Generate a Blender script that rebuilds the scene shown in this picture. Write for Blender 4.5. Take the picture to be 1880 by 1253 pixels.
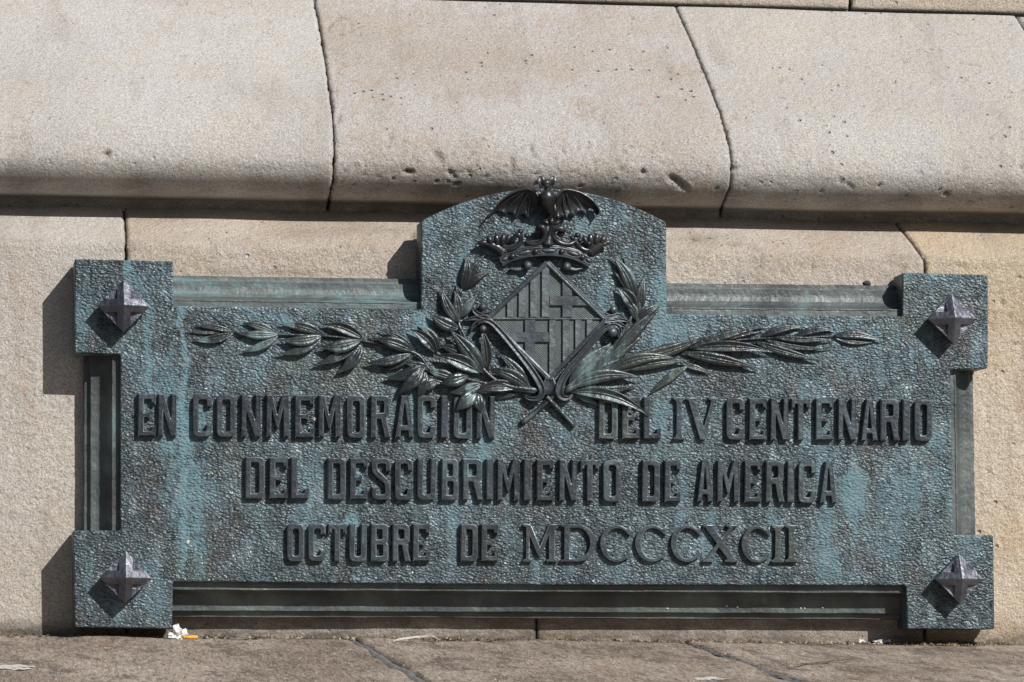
import bpy, bmesh, math, random
import numpy as np
from mathutils import Vector, Matrix, noise

random.seed(7)
rng = np.random.default_rng(7)
scene = bpy.context.scene
for o in list(bpy.data.objects):
    bpy.data.objects.remove(o)
COL = scene.collection

# ------------------------------------------------------------------ camera
# world frame: the front face of the bronze plate is the plane y = 0, the wall
# behind it is y = +0.079, x runs to the right, z up; 1 m is about 1000 px.
FPX = 7000.0
YAW, PIT, DIST = math.radians(8.8), math.radians(5.0), 7.0
cpos = Vector((-math.sin(YAW)*math.cos(PIT), -math.cos(YAW)*math.cos(PIT), -math.sin(PIT)))*DIST
cam_d = bpy.data.cameras.new('camera')
cam = bpy.data.objects.new('camera', cam_d)
COL.objects.link(cam)
cam.location = cpos
rot = (-cpos).to_track_quat('-Z', 'Y')
cam.rotation_euler = rot.to_euler()
cam_d.sensor_width = 36
cam_d.lens = FPX/1880*36
cam_d.clip_start = 0.1
cam_d.clip_end = 400
scene.camera = cam
Rm = np.array(rot.to_matrix())
CP = np.array(cpos)

# ------------------------------------------------------------------ world, sun, exposure
SUN = Vector((0.70, -1.0, 0.90)).normalized()
world = bpy.data.worlds.new('World')
scene.world = world
world.use_nodes = True
wn = world.node_tree
bg = wn.nodes['Background']
sky = wn.nodes.new('ShaderNodeTexSky')
sky.sky_type = 'NISHITA'
sky.sun_disc = False
sky.sun_elevation = math.asin(SUN.z)
sky.sun_rotation = math.atan2(SUN.x, SUN.y)
wn.links.new(sky.outputs[0], bg.inputs[0])
bg.inputs[1].default_value = 0.05
sun_d = bpy.data.lights.new('sun', 'SUN')
sun_d.energy = 5.0
sun_d.angle = math.radians(0.5)
sun_d.color = (1.0, 0.965, 0.915)
sun = bpy.data.objects.new('sun', sun_d)
COL.objects.link(sun)
sun.location = (3, -5, 4)
sun.rotation_euler = SUN.to_track_quat('Z', 'Y').to_euler()
scene.view_settings.view_transform = 'Standard'
scene.view_settings.look = 'None'
scene.view_settings.exposure = 0.0
scene.view_settings.gamma = 1.0
scene.view_settings.use_curve_mapping = False

# ------------------------------------------------------------------ measuring helpers
def ray(px, py):
    v = Rm @ np.array([(px-940.0)/FPX, -(py-626.5)/FPX, -1.0])
    return v

def at(px, py, d=0.0):
    """point on the vertical plane y = d that lies at measured photo position"""
    v = ray(px, py)
    t = (d-CP[1])/v[1]
    return CP+v*t

def proj(P):
    """world points (n,3) -> measured positions (n,2)"""
    q = (np.asarray(P)-CP) @ Rm
    return np.stack([940+FPX*q[..., 0]/-q[..., 2], 626.5-FPX*q[..., 1]/-q[..., 2]], -1)

def W(px, py, h=0.0):
    """relief point: h in mm in front of the plate"""
    return tuple(at(px, py, -h/1000.0))

# ------------------------------------------------------------------ object helpers
def empty(name, loc, label=None, cat=None, group=None):
    o = bpy.data.objects.new(name, None)
    o.empty_display_size = 0.05
    COL.objects.link(o)
    o.location = loc
    if label: o['label'] = label
    if cat: o['category'] = cat
    if group: o['group'] = group
    return o

def link(name, me, mat, parent=None, smooth=False):
    o = bpy.data.objects.new(name, me)
    COL.objects.link(o)
    if mat is not None and not me.materials:
        me.materials.append(mat)
    if smooth:
        me.polygons.foreach_set('use_smooth', [True]*len(me.polygons))
    if parent is not None:
        o.parent = parent
        base = parent
        off = Vector((0, 0, 0))
        while base is not None:
            off += base.location
            base = base.parent
        me.transform(Matrix.Translation(-off)) if me.users == 1 else None
    return o

def tag(o, label=None, cat=None, group=None, kind=None):
    if label: o['label'] = label
    if cat: o['category'] = cat
    if group: o['group'] = group
    if kind: o['kind'] = kind
    return o

def mesh(name, v, f):
    me = bpy.data.meshes.new(name)
    me.from_pydata([tuple(p) for p in v], [], f)
    me.update()
    return me

# ------------------------------------------------------------------ materials
def nodes(name):
    m = bpy.data.materials.new(name)
    m.use_nodes = True
    nt = m.node_tree
    b = nt.nodes['Principled BSDF']
    return m, nt, b

class N:
    """tiny node-writing helper"""
    def __init__(s, nt):
        s.nt = nt
        s.co = nt.nodes.new('ShaderNodeNewGeometry').outputs['Position']
    def mapp(s, sc, loc=(0, 0, 0)):
        n = s.nt.nodes.new('ShaderNodeMapping')
        s.nt.links.new(s.co, n.inputs[0])
        n.inputs['Scale'].default_value = sc
        n.inputs['Location'].default_value = loc
        return n.outputs[0]
    def noise(s, scale, detail=4, rough=0.55, vec=None, dist=0.0):
        n = s.nt.nodes.new('ShaderNodeTexNoise')
        s.nt.links.new(vec if vec is not None else s.co, n.inputs['Vector'])
        n.inputs['Scale'].default_value = scale
        n.inputs['Detail'].default_value = detail
        n.inputs['Roughness'].default_value = rough
        n.inputs['Distortion'].default_value = dist
        return n.outputs['Fac']
    def voro(s, scale, feature='F1', vec=None, out='Distance', rand=1.0, smooth=None):
        n = s.nt.nodes.new('ShaderNodeTexVoronoi')
        n.feature = feature
        s.nt.links.new(vec if vec is not None else s.co, n.inputs['Vector'])
        n.inputs['Scale'].default_value = scale
        n.inputs['Randomness'].default_value = rand
        if smooth is not None: n.inputs['Smoothness'].default_value = smooth
        return n.outputs[out]
    def ramp(s, x, a, b, va=0.0, vb=1.0, smooth=True):
        n = s.nt.nodes.new('ShaderNodeMapRange')
        n.interpolation_type = 'SMOOTHSTEP' if smooth else 'LINEAR'
        s.nt.links.new(x, n.inputs[0])
        n.inputs[1].default_value = a; n.inputs[2].default_value = b
        n.inputs[3].default_value = va; n.inputs[4].default_value = vb
        return n.outputs[0]
    def m(s, op, a, b=None, c=None):
        n = s.nt.nodes.new('ShaderNodeMath'); n.operation = op
        for i, x in enumerate((a, b, c)):
            if x is None: continue
            if isinstance(x, (int, float)): n.inputs[i].default_value = x
            else: s.nt.links.new(x, n.inputs[i])
        return n.outputs[0]
    def mix(s, fac, a, b, mode='MIX'):
        n = s.nt.nodes.new('ShaderNodeMix'); n.data_type = 'RGBA'; n.blend_type = mode
        for sock, x in ((n.inputs[0], fac), (n.inputs[6], a), (n.inputs[7], b)):
            if isinstance(x, (int, float)): sock.default_value = x
            elif isinstance(x, tuple): sock.default_value = (*x, 1) if len(x) == 3 else x
            else: s.nt.links.new(x, sock)
        return n.outputs[2]
    def bump(s, h, dist, strength=1.0, prev=None):
        n = s.nt.nodes.new('ShaderNodeBump')
        n.inputs['Strength'].default_value = strength
        n.inputs['Distance'].default_value = dist
        s.nt.links.new(h, n.inputs['Height'])
        if prev is not None: s.nt.links.new(prev, n.inputs['Normal'])
        return n.outputs[0]
    def sep(s):
        n = s.nt.nodes.new('ShaderNodeSeparateXYZ')
        s.nt.links.new(s.co, n.inputs[0])
        return n.outputs
    def attr(s, name):
        n = s.nt.nodes.new('ShaderNodeAttribute'); n.attribute_name = name
        return n.outputs['Fac']

def stone(name, ca, cb, warm, seed, grain=1.0, pit=1.0):
    m, nt, b = nodes(name); n = N(nt)
    v = n.mapp((1, 1, 1), (seed*3.1, seed*1.7, seed))
    big = n.noise(2.6, 3, .55, v)
    mid = n.noise(14, 4, .6, v)
    col = n.mix(n.ramp(big, .35, .65), ca, cb)
    col = n.mix(n.m('MULTIPLY', n.ramp(mid, .46, .70), .6), col, warm)
    sp = n.noise(7, 4, .65, n.mapp((1, 1, 1), (seed*9.1, 4, 2)))
    col = n.mix(n.m('MULTIPLY', n.ramp(sp, .60, .72), .35), col, (.40, .40, .41))
    vs = n.noise(16, 4, .6, n.mapp((1, .25, .12), (seed*4.4, 1, 3)))
    col = n.mix(n.m('MULTIPLY', n.ramp(vs, .52, .70), .35), col, (.30, .265, .225))
    pw = n.noise(4.2, 5, .7, n.mapp((1, 1, 1), (seed*7.4, 11, 3)))
    col = n.mix(n.m('MULTIPLY', n.ramp(pw, .50, .66), .2), col, (.50, .44, .345))
    rs = n.noise(30, 2, .5, n.mapp((1, 1, 1), (seed*5.1, 8, 1)))
    col = n.mix(n.m('MULTIPLY', n.ramp(rs, .67, .76), .35), col, (.36, .20, .10))
    fine = n.noise(300, 3, .8, v)
    col = n.mix(1.0, col, n.mix(n.ramp(fine, .3, .7, smooth=False), (.55, .545, .54), (1.38, 1.39, 1.41)), 'MULTIPLY')
    sk = n.noise(140, 2, .6, n.mapp((1, 1, 1), (seed*2.1, 3, 7)))
    col = n.mix(n.m('MULTIPLY', n.ramp(sk, .67, .73), .55), col, (.12, .10, .085))
    # dirt, plus shade painted under the cornice, carried by a vertex attribute
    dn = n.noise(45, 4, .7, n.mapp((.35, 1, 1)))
    st = n.m('MULTIPLY', n.attr('stain_shade'), n.ramp(dn, .25, .7, .35, 1.0))
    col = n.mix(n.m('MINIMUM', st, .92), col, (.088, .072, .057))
    nt.links.new(col, b.inputs['Base Color'])
    b.inputs['Roughness'].default_value = .92
    b.inputs['Specular IOR Level'].default_value = .15
    # relief: coarse tooling, grain, scattered pits
    h1 = n.noise(210, 4, .75, v)
    h2 = n.noise(60, 3, .6, v)
    cells = n.voro(58, 'F1', v)
    pick = n.voro(58, 'F1', v, out='Color')
    pk = nt.nodes.new('ShaderNodeSeparateColor'); nt.links.new(pick, pk.inputs[0])
    keep = n.ramp(pk.outputs[0], .76, .80)
    pitm = n.m('MULTIPLY', n.ramp(cells, .05, .28, 1, 0), keep)
    pitm2 = n.m('MULTIPLY', pitm, n.ramp(n.noise(5, 2, .5, v), .42, .62, .1, 1.0))
    nb = n.bump(h2, .0035*grain, 1.0)
    nb = n.bump(h1, .0028*grain, 1.0, nb)
    nb = n.bump(n.m('MULTIPLY', pitm2, -1), .007*pit, 1.0, nb)
    nt.links.new(nb, b.inputs['Normal'])
    return m

PINK = dict(ca=(.50, .455, .405), cb=(.56, .52, .475), warm=(.50, .44, .36))
WARM = dict(ca=(.52, .42, .31), cb=(.58, .495, .395), warm=(.50, .36, .23))
M_ST = {
 'grey': stone('pale_grey_stone', (.435, .412, .387), (.49, .47, .45), (.455, .42, .37), 1, .8, .3),
 'rose': stone('rosy_stone', (.41, .365, .325), (.475, .45, .43), (.42, .355, .29), 2, 1.1, 1.2),
 'sand': stone('sand_stone', (.455, .43, .40), (.495, .475, .45), (.48, .44, .375), 3, 1.0, 1.0),
 'top': stone('upper_course_stone', (.44, .38, .31), (.48, .44, .39), (.43, .35, .26), 4, 1.1, .8),
 'wall_l': stone('left_wall_stone', (.48, .44, .395), (.53, .49, .45), (.49, .42, .345), 5, 1.25, .3),
 'wall_m': stone('middle_wall_stone', (.46, .39, .32), (.53, .475, .42), (.46, .37, .28), 6, 1.3, .5),
 'wall_r': stone('right_wall_stone', (.54, .44, .325), (.60, .52, .42), (.52, .39, .265), 7, 1.35, 1.0),
}

def simple(name, col, rough=.8, metal=0.0, bump=None, spec=.3):
    m, nt, b = nodes(name)
    b.inputs['Base Color'].default_value = (*col, 1)
    b.inputs['Roughness'].default_value = rough
    b.inputs['Metallic'].default_value = metal
    b.inputs['Specular IOR Level'].default_value = spec
    n = N(nt)
    f = n.noise(160, 3, .6)
    c = n.mix(n.ramp(f, .3, .7), tuple(x*.7 for x in col), tuple(min(1, x*1.25) for x in col))
    nt.links.new(c, b.inputs['Base Color'])
    if bump: nt.links.new(n.bump(n.noise(bump[0], 4, .7), bump[1]), b.inputs['Normal'])
    return m

M_MORTAR = simple('dark_joint_mortar', (.035, .03, .024), .95, bump=(200, .004))

def wx(px, py=800): return float(at(px, py)[0])
def wz(py, px=940): return float(at(px, py)[2])

def bronze(name, *a, long=False, **k):
    return _bronze(name, *a, lng=long, **k)
def _bronze(name, dark, mid, pat, pat_lo, pat_hi, hammer=0.0, rough=.45, metal=.45, streaks=(), spots=(), fine=1.0, seed=0.0, brown=.6, lng=False):
    m, nt, b = nodes(name); n = N(nt)
    s = n.sep()
    v = n.mapp((1, 1, 1), (seed, seed*2, seed*3))
    big = n.noise(5.5, 5, .62, v, .4)
    if lng: big = n.noise(30, 4, .65, n.mapp((.10, 1, 1), (seed, 3, 1)))
    run = n.noise(9, 4, .6, n.mapp((.5, 1, 6) if lng else (2.2, 1, .35), (seed+2, 0, 1)))      # rain runs
    thin = n.noise(60, 3, .65, n.mapp((1, 1, .45), (seed, 5, 1)))
    f = n.m('ADD', n.m('MULTIPLY', big, .5), n.m('MULTIPLY', run, .5))
    f = n.m('ADD', f, n.m('MULTIPLY', n.m('SUBTRACT', thin, .5), .28))
    extra = None
    for (px, wpx, y0, y1, amt) in streaks:
        x0 = wx(px, (y0+y1)/2); w = wpx/1000
        wob = n.m('MULTIPLY', n.m('SUBTRACT', n.noise(12, 3, .6, n.mapp((.2, 1, 1), (px, 0, 0))), .5), .06)
        dx = n.m('ABSOLUTE', n.m('SUBTRACT', n.m('ADD', s[0], wob), x0))
        k = n.m('MULTIPLY', n.ramp(dx, 0, w, 1, 0),
                n.m('MULTIPLY', n.ramp(s[2], wz(y1)-.03, wz(y1)+.04), n.ramp(s[2], wz(y0)-.02, wz(y0)+.02, 1, 0)))
        k = n.m('MULTIPLY', k, amt)
        extra = k if extra is None else n.m('ADD', extra, k)
    for (px, py, r, amt) in spots:
        p = at(px, py)
        dd = n.m('SQRT', n.m('ADD', n.m('POWER', n.m('SUBTRACT', s[0], float(p[0])), 2.0), n.m('POWER', n.m('SUBTRACT', s[2], float(p[2])), 2.0)))
        dd = n.m('ADD', dd, n.m('MULTIPLY', n.m('SUBTRACT', n.noise(40, 3, .6), .5), r*.0016))
        k = n.m('MULTIPLY', n.ramp(dd, 0, r/1000, 1, 0), amt)
        extra = k if extra is None else n.m('ADD', extra, k)
    if extra is not None: f = n.m('ADD', f, extra)
    fp = n.ramp(f, pat_lo, pat_hi)
    col = n.mix(n.ramp(big, .38, .62), dark, mid)
    br = n.noise(7, 4, .6, n.mapp((1.6, 1, .6), (seed+7, 3, 9)))
    col = n.mix(n.m('MULTIPLY', n.ramp(br, .50, .66), brown), col, (.060, .048, .044))
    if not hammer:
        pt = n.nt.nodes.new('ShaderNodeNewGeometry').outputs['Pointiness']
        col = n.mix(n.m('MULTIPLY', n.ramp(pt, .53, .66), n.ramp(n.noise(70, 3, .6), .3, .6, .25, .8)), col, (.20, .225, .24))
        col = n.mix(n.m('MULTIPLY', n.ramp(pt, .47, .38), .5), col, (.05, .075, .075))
    ye = n.noise(4.5, 4, .6, n.mapp((1, 1, 1), (seed+17, 13, 9)))
    col = n.mix(n.m('MULTIPLY', n.ramp(ye, .55, .7), .5), col, (.11, .125, .095))
    col = n.mix(fp, col, pat)
    if extra is not None:
        col = n.mix(n.m('MINIMUM', n.m('MULTIPLY', n.m('MAXIMUM', n.m('SUBTRACT', extra, .05), 0.0), n.m('ADD', n.ramp(thin, .44, .58, .0, 1.1), n.ramp(n.noise(170, 3, .7), .50, .62, -.25, .9))), .8), col, (.15, .33, .355))
    if hammer:
        drip = n.noise(34, 3, .6, n.mapp((1, 1, .07), (3, 0, 1)))
        dm_ = n.m('MULTIPLY', n.ramp(drip, .53, .66), n.ramp(n.noise(8, 3, .6, n.mapp((1, 1, .8), (31, 0, 1))), .42, .60))
        col = n.mix(n.m('MULTIPLY', dm_, .7), col, (.062, .062, .060))
        bl = n.noise(30, 4, .65, n.mapp((1, 1, .55), (41, 0, 1)))
        col = n.mix(n.m('MULTIPLY', n.ramp(bl, .52, .66), .6), col, (.165, .225, .255))
        wob = nt.nodes.new('ShaderNodeTexNoise'); wob.inputs['Scale'].default_value = 55; wob.inputs['Detail'].default_value = 2
        nt.links.new(n.co, wob.inputs['Vector'])
        vm = nt.nodes.new('ShaderNodeVectorMath'); vm.operation = 'MULTIPLY_ADD'
        nt.links.new(wob.outputs['Color'], vm.inputs[0]); vm.inputs[1].default_value = (.008, .008, .008)
        nt.links.new(n.co, vm.inputs[2])
        st_ = nt.nodes.new('ShaderNodeMapping'); st_.inputs['Scale'].default_value = (.75, 1, 1.25); st_.inputs['Rotation'].default_value = (0, -.45, 0)
        nt.links.new(vm.outputs[0], st_.inputs[0])
        ce = n.voro(235, 'SMOOTH_F1', st_.outputs[0], smooth=.8)
        ce2 = n.noise(260, 2, .5)
        dome = n.m('MULTIPLY', n.ramp(ce, .0, .65, 1, 0), n.ramp(n.noise(22, 3, .6), .3, .7, .35, 1.2))
        # crevices keep pale salts, tops are rubbed
        col = n.mix(n.m('MULTIPLY', n.ramp(n.noise(75, 3, .7), .42, .68), .45), col, (.155, .19, .20))
        nb = n.bump(dome, .0019*hammer, 1.0)
        nb = n.bump(n.noise(215, 1, .4, st_.outputs[0]), .0020*hammer, 1.0, nb)
        nb = n.bump(ce2, .0008*hammer, 1.0, nb)
        nb = n.bump(n.noise(18, 3, .5), .006*hammer, .7, nb)
    else:
        nb = n.bump(n.noise(120, 4, .6, v), .0011*fine, 1.0)
        nb = n.bump(n.noise(30, 2, .5, v), .002*fine, .6, nb)
    nt.links.new(nb, b.inputs['Normal'])
    nt.links.new(col, b.inputs['Base Color'])
    rr = n.ramp(n.noise(40, 3, .6), .3, .7, rough-.08, rough+.1)
    rr2 = n.m('MINIMUM', n.m('ADD', rr, n.m('MULTIPLY', fp, .22)), .95)
    nt.links.new(rr2, b.inputs['Roughness'])
    mt = n.m('MULTIPLY', n.m('SUBTRACT', 1.0, n.m('MULTIPLY', fp, .8)), metal)
    nt.links.new(mt, b.inputs['Metallic'])
    return m

M_PLATE = bronze('patinated_hammered_bronze', (.036, .053, .063), (.070, .101, .119), (.108, .205, .242), .49, .67, hammer=1.0, rough=.42, metal=.38,
    streaks=((338, 11, 560, 1060, .17), (275, 9, 560, 730, .10), (232, 10, 475, 510, .3), (1570, 70, 860, 960, .07), (1655, 60, 870, 1000, .06), (345, 60, 760, 1040, .10), (1500, 30, 960, 1050, .05)),
    spots=((772, 585, 20, .6), (762, 612, 16, .4), (525, 590, 18, .35), (640, 962, 22, .35), (615, 975, 14, .3), (1560, 895, 40, .08), (233, 490, 12, .3), (480, 760, 20, .1)))
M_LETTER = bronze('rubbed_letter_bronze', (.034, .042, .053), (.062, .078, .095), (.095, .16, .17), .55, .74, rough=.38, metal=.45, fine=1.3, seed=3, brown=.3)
M_EDGE = bronze('lit_letter_edge', (.085, .098, .112), (.17, .20, .225), (.15, .24, .25), .50, .70, rough=.36, metal=.5, fine=1.0, seed=9, brown=.3)  # paler letter bronze, a painted highlight for the bevel edges
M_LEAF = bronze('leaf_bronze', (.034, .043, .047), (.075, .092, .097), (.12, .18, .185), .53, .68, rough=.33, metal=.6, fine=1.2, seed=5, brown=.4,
    spots=((528, 590, 20, .3), (780, 598, 22, .32), (868, 690, 20, .12), (860, 712, 14, .2), (795, 682, 14, .2), (372, 622, 18, .15)))
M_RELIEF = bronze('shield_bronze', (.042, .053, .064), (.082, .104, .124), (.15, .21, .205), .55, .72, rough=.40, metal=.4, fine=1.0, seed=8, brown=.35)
M_DARK = bronze('dark_polished_bronze', (.020, .021, .024), (.044, .047, .051), (.09, .125, .12), .58, .80, rough=.30, metal=.5, fine=.6, seed=11, brown=.3)
M_STUD = bronze('polished_stud_bronze', (.11, .115, .14), (.20, .208, .245), (.12, .15, .16), .58, .82, rough=.44, metal=.88, fine=2.0, seed=14, brown=.25)
M_FRAME = bronze('frame_bronze', (.055, .064, .067), (.115, .135, .135), (.14, .205, .205), .54, .70, rough=.5, metal=.25, fine=1.4, seed=17, brown=.35)
M_FRAME_T = bronze('verdigris_frame_bronze', (.085, .10, .10), (.13, .16, .158), (.13, .25, .275), .50, .66, rough=.55, metal=.2, fine=1.4, seed=21, brown=.4, long=True)

# shield ground: fine stipple
def stipple():
    m, nt, b = nodes('stippled_bronze_ground'); n = N(nt)
    s = n.sep()
    g = n.m('MULTIPLY', n.m('SINE', n.m('MULTIPLY', s[0], 1250.0)), n.m('SINE', n.m('MULTIPLY', s[2], 1500.0)))
    c = n.mix(n.ramp(n.noise(30, 3, .6), .35, .65), (.066, .09, .09), (.10, .132, .13))
    nt.links.new(c, b.inputs['Base Color'])
    b.inputs['Roughness'].default_value = .6
    b.inputs['Metallic'].default_value = .2
    nt.links.new(n.bump(g, .0004, 1.0, n.bump(n.noise(200, 3, .6), .001)), b.inputs['Normal'])
    return m
M_STIP = stipple()

# ------------------------------------------------------------------ stone masonry
def resample(pts, step):
    P = np.array(pts, float)
    seg = np.sqrt((np.diff(P, axis=0)**2).sum(1)); L = np.concatenate([[0], np.cumsum(seg)])
    n = max(2, int(round(L[-1]/step))+1)
    s = np.linspace(0, L[-1], n)
    return np.stack([np.interp(s, L, P[:, k]) for k in range(P.shape[1])], 1), s

def catmull(pts, n=10):
    P = [np.array(p, float) for p in pts]
    P = [2*P[0]-P[1]]+P+[2*P[-1]-P[-2]]
    out = []
    for i in range(1, len(P)-2):
        for k in range(n):
            t = k/n
            a, b, c, d = P[i-1], P[i], P[i+1], P[i+2]
            out.append(.5*((2*b)+(c-a)*t+(2*a-5*b+4*c-d)*t*t+(-a+3*b-3*c+d)*t**3))
    out.append(P[-2])
    return out

def fbm(x, y, z=0.0): return noise.fractal(Vector((x, y, z)), 1.0, 2.0, 4)

def joint_x(line, d, z):
    """world x at which a joint measured as a polyline passes depth d and height z"""
    ly = [p[1] for p in line]; lx = [p[0] for p in line]
    X = float(at(lx[0], ly[0], d)[0])
    for _ in range(8):
        u, v = proj(np.array([[X, d, z]]))[0]
        X += (np.interp(v, ly, lx)-u)/1000
    return X

def stone_block(name, profile, left, right, mat, parent, step=.004, chips=(), stain_shade=None, gap=.0012, rough_edge=.8, label=None, seed=0, edge_r=.004, xstep=None):
    """one dressed stone: its front is the profile (depth, height) swept from the
    left joint to the right one, worn back along every arris, with sides going in"""
    P, s = resample(profile, step)
    T = np.gradient(P, axis=0); T /= np.linalg.norm(T, axis=1)[:, None]
    # profile runs from bottom to top; outward normal (towards the viewer, -y)
    Nn = np.stack([-T[:, 1], T[:, 0]], 1)
    nj = len(P)
    xl = np.array([joint_x(left, *p) if isinstance(left, (list, tuple)) else left for p in P])
    xr = np.array([joint_x(right, *p) if isinstance(right, (list, tuple)) else right for p in P])
    xl = xl+gap; xr = xr-gap
    nf = 110
    for j in range(nj):
        xl[j] += (max(0, fbm(s[j]*40, seed*3.3, 1))*.0035+max(0, fbm(s[j]*nf, seed*2.3, 4)-.1)*.004)*rough_edge
        xr[j] -= (max(0, fbm(s[j]*40, seed*7.7, 5))*.0035+max(0, fbm(s[j]*nf, seed*5.3, 8)-.1)*.004)*rough_edge
    ni = max(8, int((xr-xl).mean()/(xstep or step)))
    t = np.linspace(0, 1, ni)
    X = xl[:, None]+(xr-xl)[:, None]*t[None, :]
    D = np.repeat(P[:, 0][:, None], ni, 1); Z = np.repeat(P[:, 1][:, None], ni, 1)
    uv = proj(np.stack([X, D, Z], -1))
    U, V = uv[..., 0], uv[..., 1]
    dep = np.zeros_like(X)
    # worn arrises
    e = np.minimum(np.minimum(X-xl[:, None], xr[:, None]-X), np.minimum(s, s[-1]-s)[:, None])
    wear = np.clip(1-e/edge_r, 0, 1)
    dep += wear**2*edge_r*.75
    # gentle unevenness
    und = np.zeros_like(X)
    for k in range(6):
        a = rng.uniform(0, 6.28); fr = rng.uniform(8, 40)
        und += np.sin(X*fr*np.cos(a)+s[:, None]*fr*np.sin(a)+rng.uniform(0, 6.28))/fr
    dep += und*.006
    for (cx, cy, rx, ry, ang, dm) in chips:
        ca, sa = math.cos(math.radians(ang)), math.sin(math.radians(ang))
        du, dv = U-cx, V-cy
        a = (du*ca+dv*sa)/rx; b = (-du*sa+dv*ca)/ry
        r = np.sqrt(a*a+b*b)+.25*np.sin(du*.9+dv*.5)*.6
        rx = rx; dep += 1.5*dm/1000*np.clip(1.15-r, 0, 1)**.6*(r < 1.15)
    D2 = D-Nn[:, 0][:, None]*-dep*-1
    # move inwards: position = front - normal*dep
    D2 = D-Nn[:, 0][:, None]*dep
    Z2 = Z-Nn[:, 1][:, None]*dep
    co = np.stack([X, D2, Z2], -1).reshape(-1, 3)
    idx = np.arange(nj*ni).reshape(nj, ni)
    a = idx[:-1, :-1].ravel(); b = idx[:-1, 1:].ravel(); c = idx[1:, 1:].ravel(); d = idx[1:, :-1].ravel()
    faces = np.stack([a, b, c, d], 1)
    # skirt going into the wall
    ring = np.concatenate([idx[0, :], idx[1:, -1], idx[-1, -2::-1], idx[-2:0:-1, 0]])
    jr = np.concatenate([np.zeros(ni, int), np.arange(1, nj), np.full(ni-1, nj-1), np.arange(nj-2, 0, -1)])
    back = co[ring].copy()
    back[:, 1] -= Nn[jr, 0]*.035
    back[:, 2] -= Nn[jr, 1]*.035
    n0 = len(co); m_ = len(ring)
    co = np.concatenate([co, back])
    r2 = np.roll(ring, -1); q = n0+np.arange(m_); q2 = np.roll(q, -1)
    faces = np.concatenate([faces, np.stack([r2, ring, q, q2], 1)])
    me = bpy.data.meshes.new(name)
    me.vertices.add(len(co)); me.vertices.foreach_set('co', co.ravel())
    me.loops.add(faces.size); me.loops.foreach_set('vertex_index', faces.ravel().astype(np.int32))
    me.polygons.add(len(faces)); me.polygons.foreach_set('loop_start', np.arange(0, faces.size, 4, dtype=np.int32))
    me.polygons.foreach_set('use_smooth', np.ones(len(faces), bool))
    me.update(calc_edges=True)
    st = np.zeros(len(co), np.float32)
    if stain_shade is not None:
        st[:n0] = np.clip(stain_shade(U, V, dep), 0, 1.3).ravel()
        st[n0:] = .8
    at_ = me.attributes.new('stain_shade', 'FLOAT', 'POINT'); at_.data.foreach_set('value', st)
    o = link(name, me, mat, parent)
    if label: o['label'] = label
    return o

def pz(d, py): return (d, float(at(940, py, d)[2]))

J1 = [(572, -40), (577, 0), (589, 60), (600, 130), (610, 200), (613, 245), (614, 290), (611, 335), (603, 375), (601, 392)]
J2 = [(1222, -40), (1241, 11), (1275, 87), (1303, 156), (1323, 208), (1338, 260), (1344, 305), (1340, 346), (1325, 384), (1322, 403)]
J3 = [(1840, -20), (1868, 33), (1880, 52), (1915, 130), (1945, 210), (1965, 300), (1955, 360), (1935, 410)]
dB = .088
mould = catmull([pz(dB+.131, 399), pz(dB+.128, 379)], 4)
mould2 = catmull([pz(dB+.098, 374.5), pz(dB+.062, 370), pz(dB+.034, 355), pz(dB+.013, 335), pz(dB+.002, 315), pz(dB, 298), pz(dB+.006, 275), pz(dB+.022, 247), pz(dB+.075, 200), pz(dB+.165, 148), pz(dB+.29, 80), pz(dB+.45, 3)], 8)
MOULD = [tuple(p) for p in mould]+[tuple(p) for p in mould2]

def smooth01(x, a, b):
    t = np.clip((x-a)/(b-a), 0, 1); return t*t*(3-2*t)

def mould_grime_shade(U, V, dep):  # brown grime plus shade painted on the bulge underside and recessed fillet
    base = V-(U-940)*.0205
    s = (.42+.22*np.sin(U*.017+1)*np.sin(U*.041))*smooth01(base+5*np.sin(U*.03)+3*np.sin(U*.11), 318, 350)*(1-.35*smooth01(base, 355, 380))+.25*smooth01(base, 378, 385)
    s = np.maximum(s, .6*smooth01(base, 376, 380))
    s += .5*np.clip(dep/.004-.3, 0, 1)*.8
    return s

def gauss(U, V, cx, cy, rx, ry): return np.exp(-((U-cx)/rx)**2-((V-cy)/ry)**2)

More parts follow.
